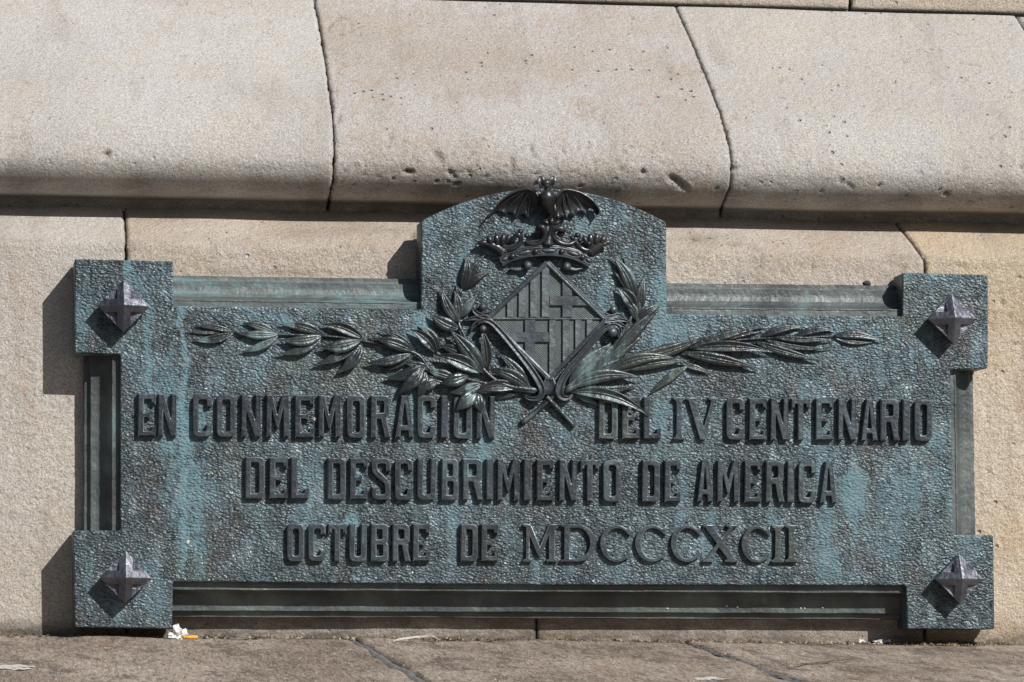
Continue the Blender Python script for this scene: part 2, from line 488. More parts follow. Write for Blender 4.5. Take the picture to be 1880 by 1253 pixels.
cornice = empty('stone_cornice', (0, .3, .4), 'rounded pale stone cornice course overhanging the wall above the plaque', 'cornice')
ch_a = [(196, 283, 7, 6, 0, 7), (190, 290, 9, 6, 20, 2.5), (110, 60, 3, 3, 0, 1), (205, 62, 14, 3, -20, .8)]
ch_b = [(805, 288, 16, 6, 50, 5), (795, 296, 10, 4, 50, 2), (940, 303, 3.5, 20, 0, 4.5), (976, 275, 4, 13, -5, 2.5), (752, 316, 9, 5, 5, 7), (716, 252, 6, 5, 40, 4),
        (827, 318, 9, 6, 20, 4), (835, 326, 6, 4, 0, 3), (860, 316, 7, 4, 20, 3), (893, 324, 5, 3, 0, 3), (838, 338, 6, 3, 0, 3), (868, 223, 3, 2, -40, 2), (1034, 278, 3, 10, -25, 3), (1144, 279, 6, 3, 0, 4), (1140, 311, 5, 4, 0, 4),
        (1180, 316, 6, 6, 30, 6), (1245, 335, 22, 7, 38, 6), (1238, 331, 9, 5, 20, 4), (614, 38, 18, 3, -35, 3), (630, 32, 14, 3, 15, 2.5), (643, 50, 3, 12, -10, 2), (620, 55, 16, 13, 0, 1.0), (604, 52, 3, 8, 20, 3), (626, 63, 4, 3, 0, 3), (640, 59, 3, 2, 0, 3),
        (620, 218, 7, 11, 0, 3), (619, 130, 8, 12, 0, 1.2), (712, 22, 3, 2, 0, 2), (805, 63, 3, 2, 0, 2.4), (844, 195, 2.5, 2, 0, 2), (1161, 33, 4, 2.5, 20, 3), (1185, 104, 3, 2, 20, 2), (1226, 131, 4, 2.5, 20, 3), (745, 105, 6, 3, 40, 1), (911, 90, 3, 2, 0, 2), (700, 280, 3, 2, 0, 3), (1215, 300, 4, 2.5, 0, 3), (1090, 300, 4, 3, 0, 3), (1060, 315, 5, 3, 10, 3), (985, 320, 6, 3, 0, 3)]
ch_c = [(1347, 309, 8, 5, 20, 5), (1325, 60, 4, 2, 20, 2), (1430, 150, 4, 3, 0, 3), (1708, 89, 4, 2.5, 0, 3.5), (1722, 91, 8, 5, 40, 1.5), (1641, 151, 4, 2, 20, 3), (1654, 155, 3, 2, 0, 2), (1544, 333, 7, 3, 50, 3.5), (1560, 340, 10, 3, 40, 3), (1738, 357, 5, 4, 0, 6), (1615, 341, 4, 3, 0, 4),
        (1818, 253, 6, 2, 5, 2.5), (1808, 257, 2, 2, 0, 1.5), (1875, 306, 5, 5, 0, 5), (1600, 205, 2, 2, 0, 2), (1503, 115, 2, 1.5, 0, 2), (1365, 98, 3, 1.5, 0, 2), (1393, 83, 3, 2, 0, 2), (1713, 145, 3, 2, 0, 2), (1830, 185, 2, 1.5, 0, 2), (1876, 165, 2, 2, 0, 2), (1853, 46, 2, 4, 0, 2), (1480, 303, 3, 2, 0, 3), (1690, 318, 4, 3, 0, 3), (1740, 320, 4, 3, 20, 3)]
for i in range(120):
    ch_b.append((rng.uniform(625, 1330), rng.uniform(255, 352), rng.uniform(1.5, 4.5), rng.uniform(1.2, 2.6), rng.uniform(-30, 40), rng.uniform(1.5, 4)))
for i in range(130):
    ch_c.append((rng.uniform(1360, 1880), rng.uniform(60, 375), rng.uniform(1.3, 3.6), rng.uniform(1.1, 2.2), rng.uniform(-30, 40), rng.uniform(1.2, 3.5)))
for i in range(40):
    ch_b.append((rng.uniform(620, 1300), rng.uniform(10, 255), rng.uniform(1.2, 3), rng.uniform(1, 2), rng.uniform(-30, 40), rng.uniform(1, 2.2)))
for i in range(16):
    ch_a.append((rng.uniform(0, 590), rng.uniform(100, 340), rng.uniform(1.2, 2.5), rng.uniform(1, 2), 0, rng.uniform(1, 2.2)))
stone_block('stone_block', MOULD, -1.75, J1, M_ST['grey'], cornice, chips=ch_a, stain_shade=mould_grime_shade, label='smooth pale grey cornice stone at the left', seed=1)
stone_block('stone_block', MOULD, J1, J2, M_ST['rose'], cornice, chips=ch_b, stain_shade=mould_grime_shade, label='rosy pitted cornice stone above the crest', seed=2)
stone_block('stone_block', MOULD, J2, J3, M_ST['sand'], cornice, chips=ch_c, stain_shade=mould_grime_shade, label='sandy cornice stone with small dark pits', seed=3)
stone_block('stone_block', MOULD, J3, 1.95, M_ST['sand'], cornice, stain_shade=mould_grime_shade, seed=4, step=.008, chips=[(1876, 46, 8, 6, 0, 4)])

upper = empty('upper_stone_course', (0, .6, .68), 'narrow flat stone course showing above the rounded cornice', 'wall')
topd = dB+.455
zt = pz(topd, 3)[1]
UP = [(topd, zt+.004), (topd+.01, zt+.15), (topd+.03, zt+.6)]
JU = [(1561, -300), (1561, -10), (1562, 30)]
stone_block('stone_block', UP, -.55, JU, M_ST['top'], upper, step=.006, seed=5, edge_r=.004, gap=.003)
stone_block('stone_block', UP, JU, 1.95, M_ST['top'], upper, step=.006, seed=6, edge_r=.004, gap=.003)
stone_block('stone_block', UP, -1.75, -.55, M_ST['top'], upper, step=.01, seed=7, edge_r=.004, gap=.003)

DW = .079
wall = empty('stone_wall', (0, .08, -.56), 'pale dressed stone wall with a sloped top ledge carrying the bronze plaque', 'wall')
# base line against the paving
BASE = [(0, 1166), (1880, 1184)]
zb = float(at(940, 1180, DW)[2])-.05
WALL = [(DW, zb), pz(DW, 800), pz(DW, 457)]
crease = catmull([pz(DW+.001, 460), pz(DW+.006, 455), pz(DW+.03, 444), pz(DW+.13, 399), pz(DW+.16, 388)], 5)
WALL = [(DW, zb), pz(DW, 466)]+[tuple(p) for p in crease]
K1 = [(227, 380), (229, 395), (231, 425), (232, 480), (232, 1250)]
K2 = [(1640, 400), (1652, 416), (1676, 446), (1690, 466), (1697, 478), (1698, 500), (1698, 1250)]
K0 = [(985, 380), (985, 1250)]
def wall_stain(U, V, dep):
    b = 1172+(U-940)*.0095
    h = b-V                                      # height over the paving in px
    wob = 8*np.sin(U*.021+1)+6*np.sin(U*.053)+4*np.sin(U*.13)
    s = .95*smooth01(-h, -34-wob*.2, -2)
    s = np.maximum(s, .72*((U > 300) & (U < 1700))*smooth01(-h, -46-wob*.5, -30))
    s = np.maximum(s, .55*smooth01(-h, -70-wob, 0)*smooth01(U, 1750, 1850))
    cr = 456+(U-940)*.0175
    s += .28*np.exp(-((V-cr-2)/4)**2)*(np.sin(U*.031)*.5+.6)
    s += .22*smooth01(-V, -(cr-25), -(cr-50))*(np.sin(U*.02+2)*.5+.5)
    s += .45*gauss(U, V, 690, 425, 90, 10)*.8+.4*gauss(U, V, 1290, 440, 60, 12)+.3*gauss(U, V, 560, 428, 60, 8)
    s += .35*gauss(U, V, 236, 460, 10, 14)
    s += .35*gauss(U, V, 500, 500, 220, 6)
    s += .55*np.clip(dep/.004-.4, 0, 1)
    return s
wch = [[], [], [], []]
for i in range(30): wch[0].append((rng.uniform(0, 130), rng.uniform(470, 1150), rng.uniform(1.2, 3), rng.uniform(1.2, 2), 0, rng.uniform(1, 2.5)))
for i in range(30): wch[1].append((rng.uniform(240, 760), rng.uniform(470, 505), rng.uniform(1.2, 4), rng.uniform(1.2, 2), 0, rng.uniform(1, 3)))
for i in range(40): wch[2].append((rng.uniform(1230, 1690), rng.uniform(440, 520), rng.uniform(1.2, 4), rng.uniform(1.2, 2), 0, rng.uniform(1, 3)))
for i in range(70): wch[3].append((rng.uniform(1700, 1880), rng.uniform(470, 1180), rng.uniform(1.5, 5), rng.uniform(1.2, 3), rng.uniform(0, 90), rng.uniform(1, 3.5)))
wch[3] += [(1840, 556, 7, 3, 60, 4), (1853, 580, 6, 3, 70, 4), (1835, 540, 5, 3, 0, 3), (1864, 632, 5, 3, 20, 4), (1722, 478, 5, 8, 40, 2), (1765, 490, 14, 6, 10, 2.2)]
wch[2] += [(1270, 436, 12, 4, 30, 3), (1340, 446, 14, 4, 15, 2.5), (1378, 455, 10, 4, 0, 2), (1493, 490, 4, 8, 0, 3.5), (1300, 520, 20, 5, 0, 2)]
wch[1] += [(757, 432, 6, 9, 0, 3), (720, 432, 8, 8, 0, 1.6)]
kw = dict(stain_shade=wall_stain, edge_r=.005)
stone_block('stone_block', WALL, -1.75, K1, M_ST['wall_l'], wall, chips=wch[0], seed=11, label='pale wall stone left of the plaque', **kw)
stone_block('stone_block', WALL, K1, K0, M_ST['wall_m'], wall, chips=wch[1], seed=12, gap=.0012, step=.005, **kw)
stone_block('stone_block', WALL, K0, K2, M_ST['wall_m'], wall, chips=wch[2], seed=13, gap=.0012, step=.005, **kw)
stone_block('stone_block', WALL, K2, 1.95, M_ST['wall_r'], wall, chips=wch[3], seed=14, label='warm yellowish wall stone right of the plaque', **kw)

def backing(prof, off, name, parent):
    P, s = resample(prof, .03)
    T = np.gradient(P, axis=0); T /= np.linalg.norm(T, axis=1)[:, None]
    Nn = np.stack([-T[:, 1], T[:, 0]], 1)
    P = P-Nn*off
    v, f = [], []
    for p in P:
        for x in (-1.75, -.6, .6, 1.95): v.append((x, p[0], p[1]))
    for p in P:
        for x in (-1.75, -.6, .6, 1.95): v.append((x, max(p[0], 0)+.5, p[1]))
    for j in range(len(P)-1):
        for i in range(3):
            f.append((j*4+i, j*4+i+1, j*4+5+i, j*4+4+i))
    me = mesh(name, v, f)
    return link(name, me, M_MORTAR, parent)
backing(MOULD, .016, 'mortar', cornice)
backing([(p[0], p[1]) for p in UP], .012, 'mortar', upper)
backing(WALL, .013, 'mortar', wall)

# ------------------------------------------------------------------ paving
gl = at(0, 1166, DW); gr = at(1880, 1184, DW)
ex = (gr-gl)/np.linalg.norm(gr-gl)
ey = np.array([0, -math.cos(math.radians(4.1)), -math.sin(math.radians(4.1))])
gn = np.cross(ey, ex); gn /= np.linalg.norm(gn)
if gn[2] < 0: gn = -gn
def onground(px, py, lift=0.0):
    v = ray(px, py); t = np.dot(gl-CP, gn)/np.dot(v, gn)
    return CP+v*t+gn*lift
def gst(P):
    r = P-gl; return float(np.dot(r, ex)), float(np.dot(r, ey))
def gpt(s, t, h=0.0): return gl+ex*s+ey*t+gn*h

def paving_mat():
    m, nt, b = nodes('worn_paving_stone'); n = N(nt)
    big = n.noise(3.5, 5, .65, n.mapp((1, .35, 1)))
    mid = n.noise(16, 5, .7, n.mapp((1, .30, 1), (4, 3, 2)))
    fine = n.noise(150, 4, .85, n.mapp((1, .10, 1)))
    col = n.mix(n.ramp(big, .35, .65), (.285, .228, .184), (.43, .362, .30))
    col = n.mix(n.m('MULTIPLY', n.ramp(mid, .48, .64), .75), col, (.15, .12, .10))
    col = n.mix(n.m('MULTIPLY', n.ramp(n.noise(24, 4, .7, n.mapp((1, .4, 1), (9, 3, 2))), .60, .72), .6), col, (.41, .37, .325))
    col = n.mix(n.m('MULTIPLY', n.ramp(n.noise(11, 4, .7, n.mapp((1, .25, 1), (19, 3, 2))), .56, .7), .45), col, (.33, .23, .15))
    col = n.mix(1.0, col, n.mix(n.ramp(fine, .3, .7, smooth=False), (.45, .45, .45), (1.5, 1.5, 1.5)), 'MULTIPLY')
    sp = n.noise(230, 2, .7, n.mapp((.8, .09, 1), (3, 3, 3)))
    col = n.mix(n.m('MULTIPLY', n.ramp(sp, .60, .68), .7), col, (.09, .075, .065))
    col = n.mix(n.m('MULTIPLY', n.ramp(sp, .40, .32), .6), col, (.50, .46, .41))
    col = n.mix(n.m('MINIMUM', n.m('MULTIPLY', n.attr('stain_shade'), n.ramp(fine, .3, .6, .5, 1)), .9), col, (.07, .058, .045))
    nt.links.new(col, b.inputs['Base Color'])
    b.inputs['Roughness'].default_value = .85
    b.inputs['Specular IOR Level'].default_value = .2
    nb = n.bump(mid, .010, 1.0); nb = n.bump(n.noise(60, 4, .8, n.mapp((1, .2, 1))), .008, 1.0, nb); nb = n.bump(fine, .004, 1.0, nb)
    nt.links.new(nb, b.inputs['Normal'])
    return m
M_PAVE = paving_mat()
M_LEAD = simple('grey_joint_filler', (.17, .168, .168), .8, bump=(90, .004))
M_GROUND = simple('unseen_dark_ground', (.045, .05, .055), .9, bump=(30, .01))  # out-of-view ground, darkened and set low to weaken bounce on the wall

ground = mesh('ground', [(x, y, -1.75) for x, y in ((-150, 60), (150, 60), (150, -150), (-150, -150))], [(0, 1, 2, 3)])
ground = link('ground', ground, M_GROUND); tag(ground, kind='structure')
ground['label'] = 'unseen ground below the paved ledge, made dark and low to cut bounce light'
lv = [gpt(s_, t_, h_) for s_, t_ in ((-1.2, -.02), (3.1, -.02), (3.1, 1.53), (-1.2, 1.53)) for h_ in (-.012, -1.0)]
pavement = mesh('pavement', lv, [(0, 2, 4, 6), (4, 5, 7, 6), (0, 1, 3, 2), (2, 3, 5, 4), (6, 7, 1, 0), (1, 7, 5, 3)])
pavement = link('pavement', pavement, M_PAVE); tag(pavement, kind='structure')
pavement['label'] = 'grey brown worn stone ledge paving at the foot of the wall'

def jline(pts, far=1.7):
    q = [gst(onground(*p)) for p in pts]
    a, b = q[-2], q[-1]
    a = q[len(q)//2]
    k = (far-b[1])/(b[1]-a[1])
    q.append((b[0]+(b[0]-a[0])*k, far))
    return q
g1 = jline([(650, 1176), (680, 1192), (712, 1214), (745, 1230), (778, 1253)])
g2 = jline([(1265, 1183), (1292, 1190), (1345, 1209), (1400, 1228), (1468, 1251)])
g1[0] = (g1[0][0], -.01); g2[0] = (g2[0][0], -.01)
def gx(line, t): return float(np.interp(t, [p[1] for p in line], [p[0] for p in line]))

def slab(la, lb, gapa, gapb, seed, label=None):
    ts = np.concatenate([np.linspace(-.005, .05, 14), np.linspace(.056, 1.53, 240)])
    v, f, st = [], [], []
    ni = 0
    w0 = (lb if isinstance(lb, float) else gx(lb, 1))-(la if isinstance(la, float) else gx(la, 1))
    ni = int(abs(w0)/.006)
    for j, t in enumerate(ts):
        a = la if isinstance(la, float) else gx(la, t)+gapa*(1+.55*fbm(t*9, seed))+.004*fbm(t*60, seed+2)
        b = lb if isinstance(lb, float) else gx(lb, t)-gapb*(1+.55*fbm(t*9, seed+9))-.004*fbm(t*60, seed+12)
        for i in range(ni):
            s = a+(b-a)*i/(ni-1)
            e = min(s-a if not isinstance(la, float) else 1, b-s if not isinstance(lb, float) else 1)
            h = .0035*fbm(s*5, t*3.5, seed)+.0018*fbm(s*22, t*12, seed)
            if e < .012: h -= .006*(1-e/.012)**2
            v.append(gpt(s, t, h))
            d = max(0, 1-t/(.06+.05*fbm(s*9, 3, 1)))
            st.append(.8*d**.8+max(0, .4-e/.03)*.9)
    nj = len(ts)
    for j in range(nj-1):
        for i in range(ni-1):
            k = j*ni+i; f.append((k, k+ni, k+ni+1, k+1))
    ring = [i for i in range(ni)]+[j*ni+ni-1 for j in range(1, nj)]+[(nj-1)*ni+i for i in range(ni-2, -1, -1)]+[j*ni for j in range(nj-2, 0, -1)]
    n0 = len(v)
    for k in ring: v.append(v[k]-gn*.03)
    m_ = len(ring)
    for q in range(m_):
        f.append((ring[q], ring[(q+1) % m_], n0+(q+1) % m_, n0+q))
    me = mesh('paving_slab', v, f)
    at_ = me.attributes.new('stain_shade', 'FLOAT', 'POINT'); at_.data.foreach_set('value', np.array(st+[.8]*m_, np.float32))
    o = link('paving_slab', me, M_PAVE, pavement, smooth=True)
    if label: o['label'] = label
    return o
slab(-.9, g1, 0, .006, 1.3, 'left paving slab in front of the plaque')
slab(g1, g2, .006, .004, 2.6)
slab(g2, 2.9, .004, 0, 3.9)
def filler(line, w0, w1, amp):
    v, f = [], []
    ts = np.linspace(.0, 1.53, 160)
    for j, t in enumerate(ts):
        c = gx(line, t)
        for i in range(5):
            u = i/4*2-1
            v.append(gpt(c+u*(w0+(w1-w0)*t)*(1+.3*fbm(t*14, i*.2)), t, -.0045+(1-u*u)*.003+amp*fbm(t*25, u)))
    for j in range(len(ts)-1):
        for i in range(4):
            k = j*5+i; f.append((k, k+5, k+6, k+1))
    return link('joint_filler', mesh('joint_filler', v, f), M_LEAD, pavement, smooth=True)
filler(g1, .007, .012, .003)
filler(g2, .004, .009, .003)
def crack(pts, w, seed):
    P, _ = resample([tuple(onground(*p)) for p in pts], .004)
    v, f = [], []
    for j, p in enumerate(P):
        k = math.sin(math.pi*(j+.5)/len(P))**.5*w*(1+.9*fbm(j*.35, seed))
        o_ = ey*.006*fbm(j*.12, seed+3)
        v += [p+o_-ey*k*.5+gn*.0035, p+o_+ey*k*.5+gn*.0035]
    for j in range(len(P)-1): f.append((2*j, 2*j+1, 2*j+3, 2*j+2))
    return link('crack', mesh('crack', v, f), M_MORTAR, pavement)
crack([(1140, 1181), (1180, 1184), (1230, 1187), (1290, 1190)], .006, 1)
crack([(1300, 1190), (1330, 1199), (1355, 1208), (1385, 1216), (1410, 1222)], .014, 2)
crack([(1455, 1226), (1480, 1222), (1520, 1219), (1565, 1214)], .012, 3)
crack([(652, 1179), (668, 1182), (690, 1192), (735, 1222)], .010, 4)
crack([(690, 1181), (760, 1181), (800, 1182)], .006, 5)
crack([(1075, 1182), (1100, 1181), (1140, 1181)], .003, 6)

# ------------------------------------------------------------------ the plaque
plaque = empty('bronze_plaque', tuple(at(975, 1150, DW)), 'green patinated cast bronze commemorative plaque with raised lettering, crest and laurel fixed to the wall', 'plaque')

def rounded(pts, r, seg=3):
    """polygon with rounded corners; r one radius or a list"""
    out = []
    n = len(pts)
    for i in range(n):
        p = np.array(pts[i], float); a = np.array(pts[i-1], float); b = np.array(pts[(i+1) % n], float)
        ri = r[i] if isinstance(r, (list, tuple)) else r
        if ri <= 0: out.append(tuple(p)); continue
        da, db = a-p, b-p; la, lb = np.linalg.norm(da), np.linalg.norm(db)
        k = min(ri, la*.48, lb*.48)
        p0, p1 = p+da/la*k, p+db/lb*k
        for q in range(seg+1):
            t = q/seg
            out.append(tuple((1-t)**2*p0+2*t*(1-t)*p+t*t*p1))
    return out

pending = []
def plate_curve(name, loops, h_front, h_back, bevel, mat, parent, smooth=False, res=1):
    """closed outlines (measured positions) -> solid between h_back and h_front mm"""
    cu = bpy.data.curves.new(name, 'CURVE'); cu.dimensions = '2D'; cu.fill_mode = 'BOTH'
    for lp in loops:
        sp = cu.splines.new('POLY'); sp.points.add(len(lp)-1); sp.use_cyclic_u = True
        for k, (px, py) in enumerate(lp):
            p = at(px, py, -h_front/1000)
            sp.points[k].co = (p[0], p[2], 0, 1)
    T = (h_front-h_back)/1000
    cu.extrude = T/2-bevel/1000
    cu.bevel_depth = bevel/1000
    cu.offset = -bevel/1000
    cu.bevel_resolution = res
    ob = bpy.data.objects.new(name, cu); COL.objects.link(ob)
    pending.append((ob, name, (h_front+h_back)/2000, mat, parent, smooth))

def flush():
    bpy.context.view_layer.update()
    dg = bpy.context.evaluated_depsgraph_get()
    out = []
    for (ob, name, ymid, mat, parent, smooth) in pending:
        me = bpy.data.meshes.new_from_object(ob.evaluated_get(dg))
        # curve (x, y, z) -> world (x, -z - ymid, y)
        me.transform(Matrix(((1, 0, 0, 0), (0, 0, -1, -ymid), (0, 1, 0, 0), (0, 0, 0, 1))))
        out.append((me, name, mat, parent, smooth))
    for (ob, *_r) in pending:
        cu = ob.data; bpy.data.objects.remove(ob); bpy.data.curves.remove(cu)
    pending.clear()
    res = []
    for me, name, mat, parent, smooth in out:
        me.name = name; me.materials.clear()
        ob = link(name, me, mat, parent, smooth)
        if name == 'letter':                      # paler bronze paints a lit-edge highlight on the bevels
            me.materials.append(M_EDGE)
            for p in me.polygons:
                if .25 < abs(p.normal.y) < .93: p.material_index = 1
        res.append(ob)
    return res

def arc(cx, cy, r, a0, a1, n):
    return [(cx+r*math.cos(math.radians(a0+(a1-a0)*k/n)), cy-r*math.sin(math.radians(a0+(a1-a0)*k/n))) for k in range(n+1)]

# medallion top: circular arc through (775,404) (1000,346) (1224,410)
medtop = []
for k in range(25):
    x = 774+(1223-774)*k/24
    u = (x-999)/224.5
    y = 346+ (405-346)*(u*u)*(1+.0*u)+ (3*u if u > 0 else 0)
    medtop.append((x, y))
PL = [(137, 476), (318, 480), (318.5, 562), (774, 568)]+medtop+[(1224, 577), (1657, 581), (1658, 501), (1814, 505), (1814, 677), (1745, 679), (1750, 982), (1824, 983), (1826, 1156), (1666, 1155), (1663, 1075), (1000, 1074), (318, 1068), (316, 1155), (137, 1152), (134, 974), (221, 974), (221, 651), (137, 649)]
rad = [4]*len(PL)
for k in range(4, 4+len(medtop)): rad[k] = 0
rad[2] = rad[3] = 0
rad[4] = 4; rad[4+len(medtop)-1] = 4
PLr = rounded(PL, rad, 3)
plate_curve('back_plate', [PLr], 0, -74, 2.6, M_PLATE, plaque, res=3)

# ------------- lettering outlines (local: x to the right, y down, origin top left)
def G(ch, w, h, serif=False):
    t = 10.8 if w > 30 else w*.36; a = 10.5
    R = 6.5; loops = []
    if serif:
        T_, q, sv = 10.5, 6.5, 3.6
        if ch == 'I':
            c = w/2
            return [[(0, 0), (w, 0), (w, sv), (c+T_/2+1.5, sv+2.5), (c+T_/2, sv+7), (c+T_/2, h-sv-7), (c+T_/2+1.5, h-sv-2.5), (w, h-sv), (w, h), (0, h), (0, h-sv), (c-T_/2-1.5, h-sv-2.5), (c-T_/2, h-sv-7), (c-T_/2, sv+7), (c-T_/2-1.5, sv+2.5), (0, sv)]]
        if ch == 'V':
            return [[(0, 0), (w*.36, 0), (w*.36, sv), (w*.29, sv+2), (w*.565, h*.72), (w*.79, sv+2), (w*.70, sv), (w*.70, 0), (w, 0), (w, sv), (w*.90, sv+2), (w*.60, h), (w*.44, h), (w*.09, sv+2), (0, sv)]]
        if ch == 'M':
            return [[(0, 0), (w*.24, 0), (w*.50, h*.60), (w*.76, 0), (w, 0), (w, sv), (w*.93, sv+2), (w*.93, h-sv-2), (w, h-sv), (w, h), (w*.68, h), (w*.68, h-sv), (w*.76, h-sv-2), (w*.76, h*.28), (w*.52, h*.86), (w*.45, h*.86), (w*.20, h*.28), (w*.20, h-sv-2), (w*.28, h-sv), (w*.28, h), (0, h), (0, h-sv), (w*.10, h-sv-2), (w*.10, sv+2), (0, sv)]]
        if ch == 'D':
            out = [(0, 0), (w*.5, 0)]+[(w*.5+w*.5*math.sin(a_), h/2-h/2*math.cos(a_)) for a_ in np.linspace(.25, math.pi-.25, 12)]+[(w*.5, h), (0, h), (0, h-sv), (w*.10, h-sv-2), (w*.10, sv+2), (0, sv)]
            i0 = w*.10+T_
            inn = [(i0, q), (w*.48, q)]+[(w*.48+(w*.52-T_)*math.sin(a_), h/2-(h/2-q)*math.cos(a_)) for a_ in np.linspace(.3, math.pi-.3, 12)]+[(w*.48, h-q), (i0, h-q)]
            return [out, inn]
        if ch == 'C':
            cx = w*.52; o_, i_ = [], []
            for a_ in np.linspace(math.radians(42), math.radians(318), 26):
                o_.append((cx+w*.52*math.cos(a_), h/2-h/2*math.sin(a_)))
                th = T_*(.58+.42*max(0, -math.cos(a_)))
                i_.append((cx+1+(w*.52-th)*math.cos(a_), h/2-(h/2-q*1.0)*math.sin(a_)))
            tip1 = [(w*.95, 1), (w*.95, h*.30)]
            tip2 = [(w*.97, h*.72), (w*.93, h*.86)]
            return [[(w*.95, h*.30), (w*.95, 1), (w*.87, h*.10)]+o_[1:-1]+[(w*.90, h*.90), (w*.98, h*.74), (w*.91, h*.70)]+i_[::-1]]
        if ch == 'X':
            return [[(0, 0), (w*.36, 0), (w*.36, sv), (w*.30, sv+1.5), (w*.54, h*.36), (w*.74, sv+1.5), (w*.66, sv), (w*.66, 0), (w*.97, 0), (w*.97, sv), (w*.88, sv+1.5), (w*.60, h*.46),
                     (w*.93, h-sv-2), (w, h-sv), (w, h), (w*.62, h), (w*.62, h-sv), (w*.70, h-sv-2), (w*.46, h*.60), (w*.20, h-sv-2), (w*.30, h-sv), (w*.30, h), (0, h), (0, h-sv), (w*.08, h-sv-2), (w*.40, h*.50), (w*.08, sv+1.5), (0, sv)]]
    if ch == 'I':
        return [rounded([(0, 0), (w, 0), (w, h), (0, h)], 1)]
    if ch == 'O':
        return [rounded([(0, 0), (w, 0), (w, h), (0, h)], 11, 4), rounded([(t, a), (w-t, a), (w-t, h-a), (t, h-a)], 4)]
    if ch == 'D':
        return [rounded([(0, 0), (w, 0), (w, h), (0, h)], [1, 11, 11, 1], 4), rounded([(t, a), (w-t, a), (w-t, h-a), (t, h-a)], [.5, 4, 4, .5])]
    if ch == 'U':
        return [rounded([(0, 0), (t, 0), (t, h-a), (w-t, h-a), (w-t, 0), (w, 0), (w, h), (0, h)], [1, 1, 4, 4, 1, 1, 11, 11], 4)]
    if ch == 'C':
        g0, g1_ = h*.30, h*.71
        return [rounded([(0, 0), (w, 0), (w, g0), (w-t*.9, g0), (w-t*.9, a), (t, a), (t, h-a), (w-t, h-a), (w-t, g1_), (w, g1_), (w, h), (0, h)], [11, 11, 1, 1, 3, 4, 4, 3, 1, 1, 11, 11], 4)]
    if ch == 'L':
        return [rounded([(0, 0), (t+1, 0), (t+1, h-a), (w-8, h-a), (w-8, h-a-8), (w, h-a-11), (w, h), (0, h)], 1)]
    if ch == 'T':
        c = w/2
        return [rounded([(0, 0), (w, 0), (w, a+9), (w-7, a+6), (w-7, a), (c+t/2, a), (c+t/2, h), (c-t/2, h), (c-t/2, a), (7, a), (7, a+6), (0, a+9)], 1)]
    if ch == 'E':
        m0 = h*.44; 
        return [rounded([(0, 0), (w, 0), (w, a+10), (w-8, a+6), (w-8, a), (t+1, a), (t+1, m0), (w-15, m0), (w-13.5, m0-2.5), (w-10, m0-2.5), (w-10, m0+11.5), (w-13.5, m0+11.5), (w-15, m0+9), (t+1, m0+9), (t+1, h-a), (w-8, h-a), (w-8, h-a-7), (w, h-a-10), (w, h), (0, h)], .8)]
    if ch == 'N':
        return [rounded([(0, 0), (t*1.0, 0), (w-t*.92, h*.58), (w-t*.92, 0), (w, 0), (w, h), (w-t*1.0, h), (t*.92, h*.40), (t*.92, h), (0, h)], .8)]
    if ch == 'M':
        return [rounded([(0, 0), (t*1.05, 0), (w/2, h*.46), (w-t*1.05, 0), (w, 0), (w, h), (w-t*.95, h), (w-t*.95, h*.34), (w/2+2, h*.80), (w/2-2, h*.80), (t*.95, h*.34), (t*.95, h), (0, h)], .8)]
    if ch == 'A':
        b = .30
        return [rounded([(w*b, 0), (w*(1-b), 0), (w, h), (w-t*.92, h), (w-t*1.02, h*.83), (t*1.02, h*.83), (t*.92, h), (0, h)], .8),
                rounded([(w*.5, h*.18), (w-t*1.12, h*.70), (t*1.12, h*.70)], .8)]
    if ch == 'R':
        bw = h*.52
        return [rounded([(0, 0), (w-1, 0), (w-1, bw-3), (w-7, bw+1), (w+1, h), (w-t*.95, h), (w*.52, bw+3), (t, bw+3), (t, h), (0, h)], [1, 10, 8, 2, 1, 1, 1, .5, 1, 1], 4),
                rounded([(t, a), (w-1-t, a), (w-1-t, bw-a+2), (t, bw-a+2)], [.5, 3.5, 3.5, .5])]
    if ch == 'B':
        m0 = h*.47
        return [rounded([(0, 0), (w-1, 0), (w-1, m0-1), (w-4, m0+2), (w, m0+6), (w, h), (0, h)], [1, 10, 5, 1, 5, 11, 1], 4),
                rounded([(t, a), (w-1-t, a), (w-1-t, m0-4), (t, m0-4)], [.5, 3, 3, .5]), rounded([(t, m0+6), (w-t, m0+6), (w-t, h-a), (t, h-a)], [.5, 3, 3, .5])]
    if ch == 'S':
        return [rounded([(0, 0), (w, 0), (w, h*.32), (w-t*.85, h*.32), (w-t*.85, a), (t, a), (t, h*.27), (w, h*.56), (w, h), (0, h), (0, h*.69), (t*.85, h*.69), (t*.85, h-a), (w-t, h-a), (w-t, h*.62), (0, h*.36)],
                        [11, 11, 1, 1, 3, 3, 5, 9, 11, 11, 1, 1, 3, 3, 5, 9], 4)]
    raise ValueError(ch)

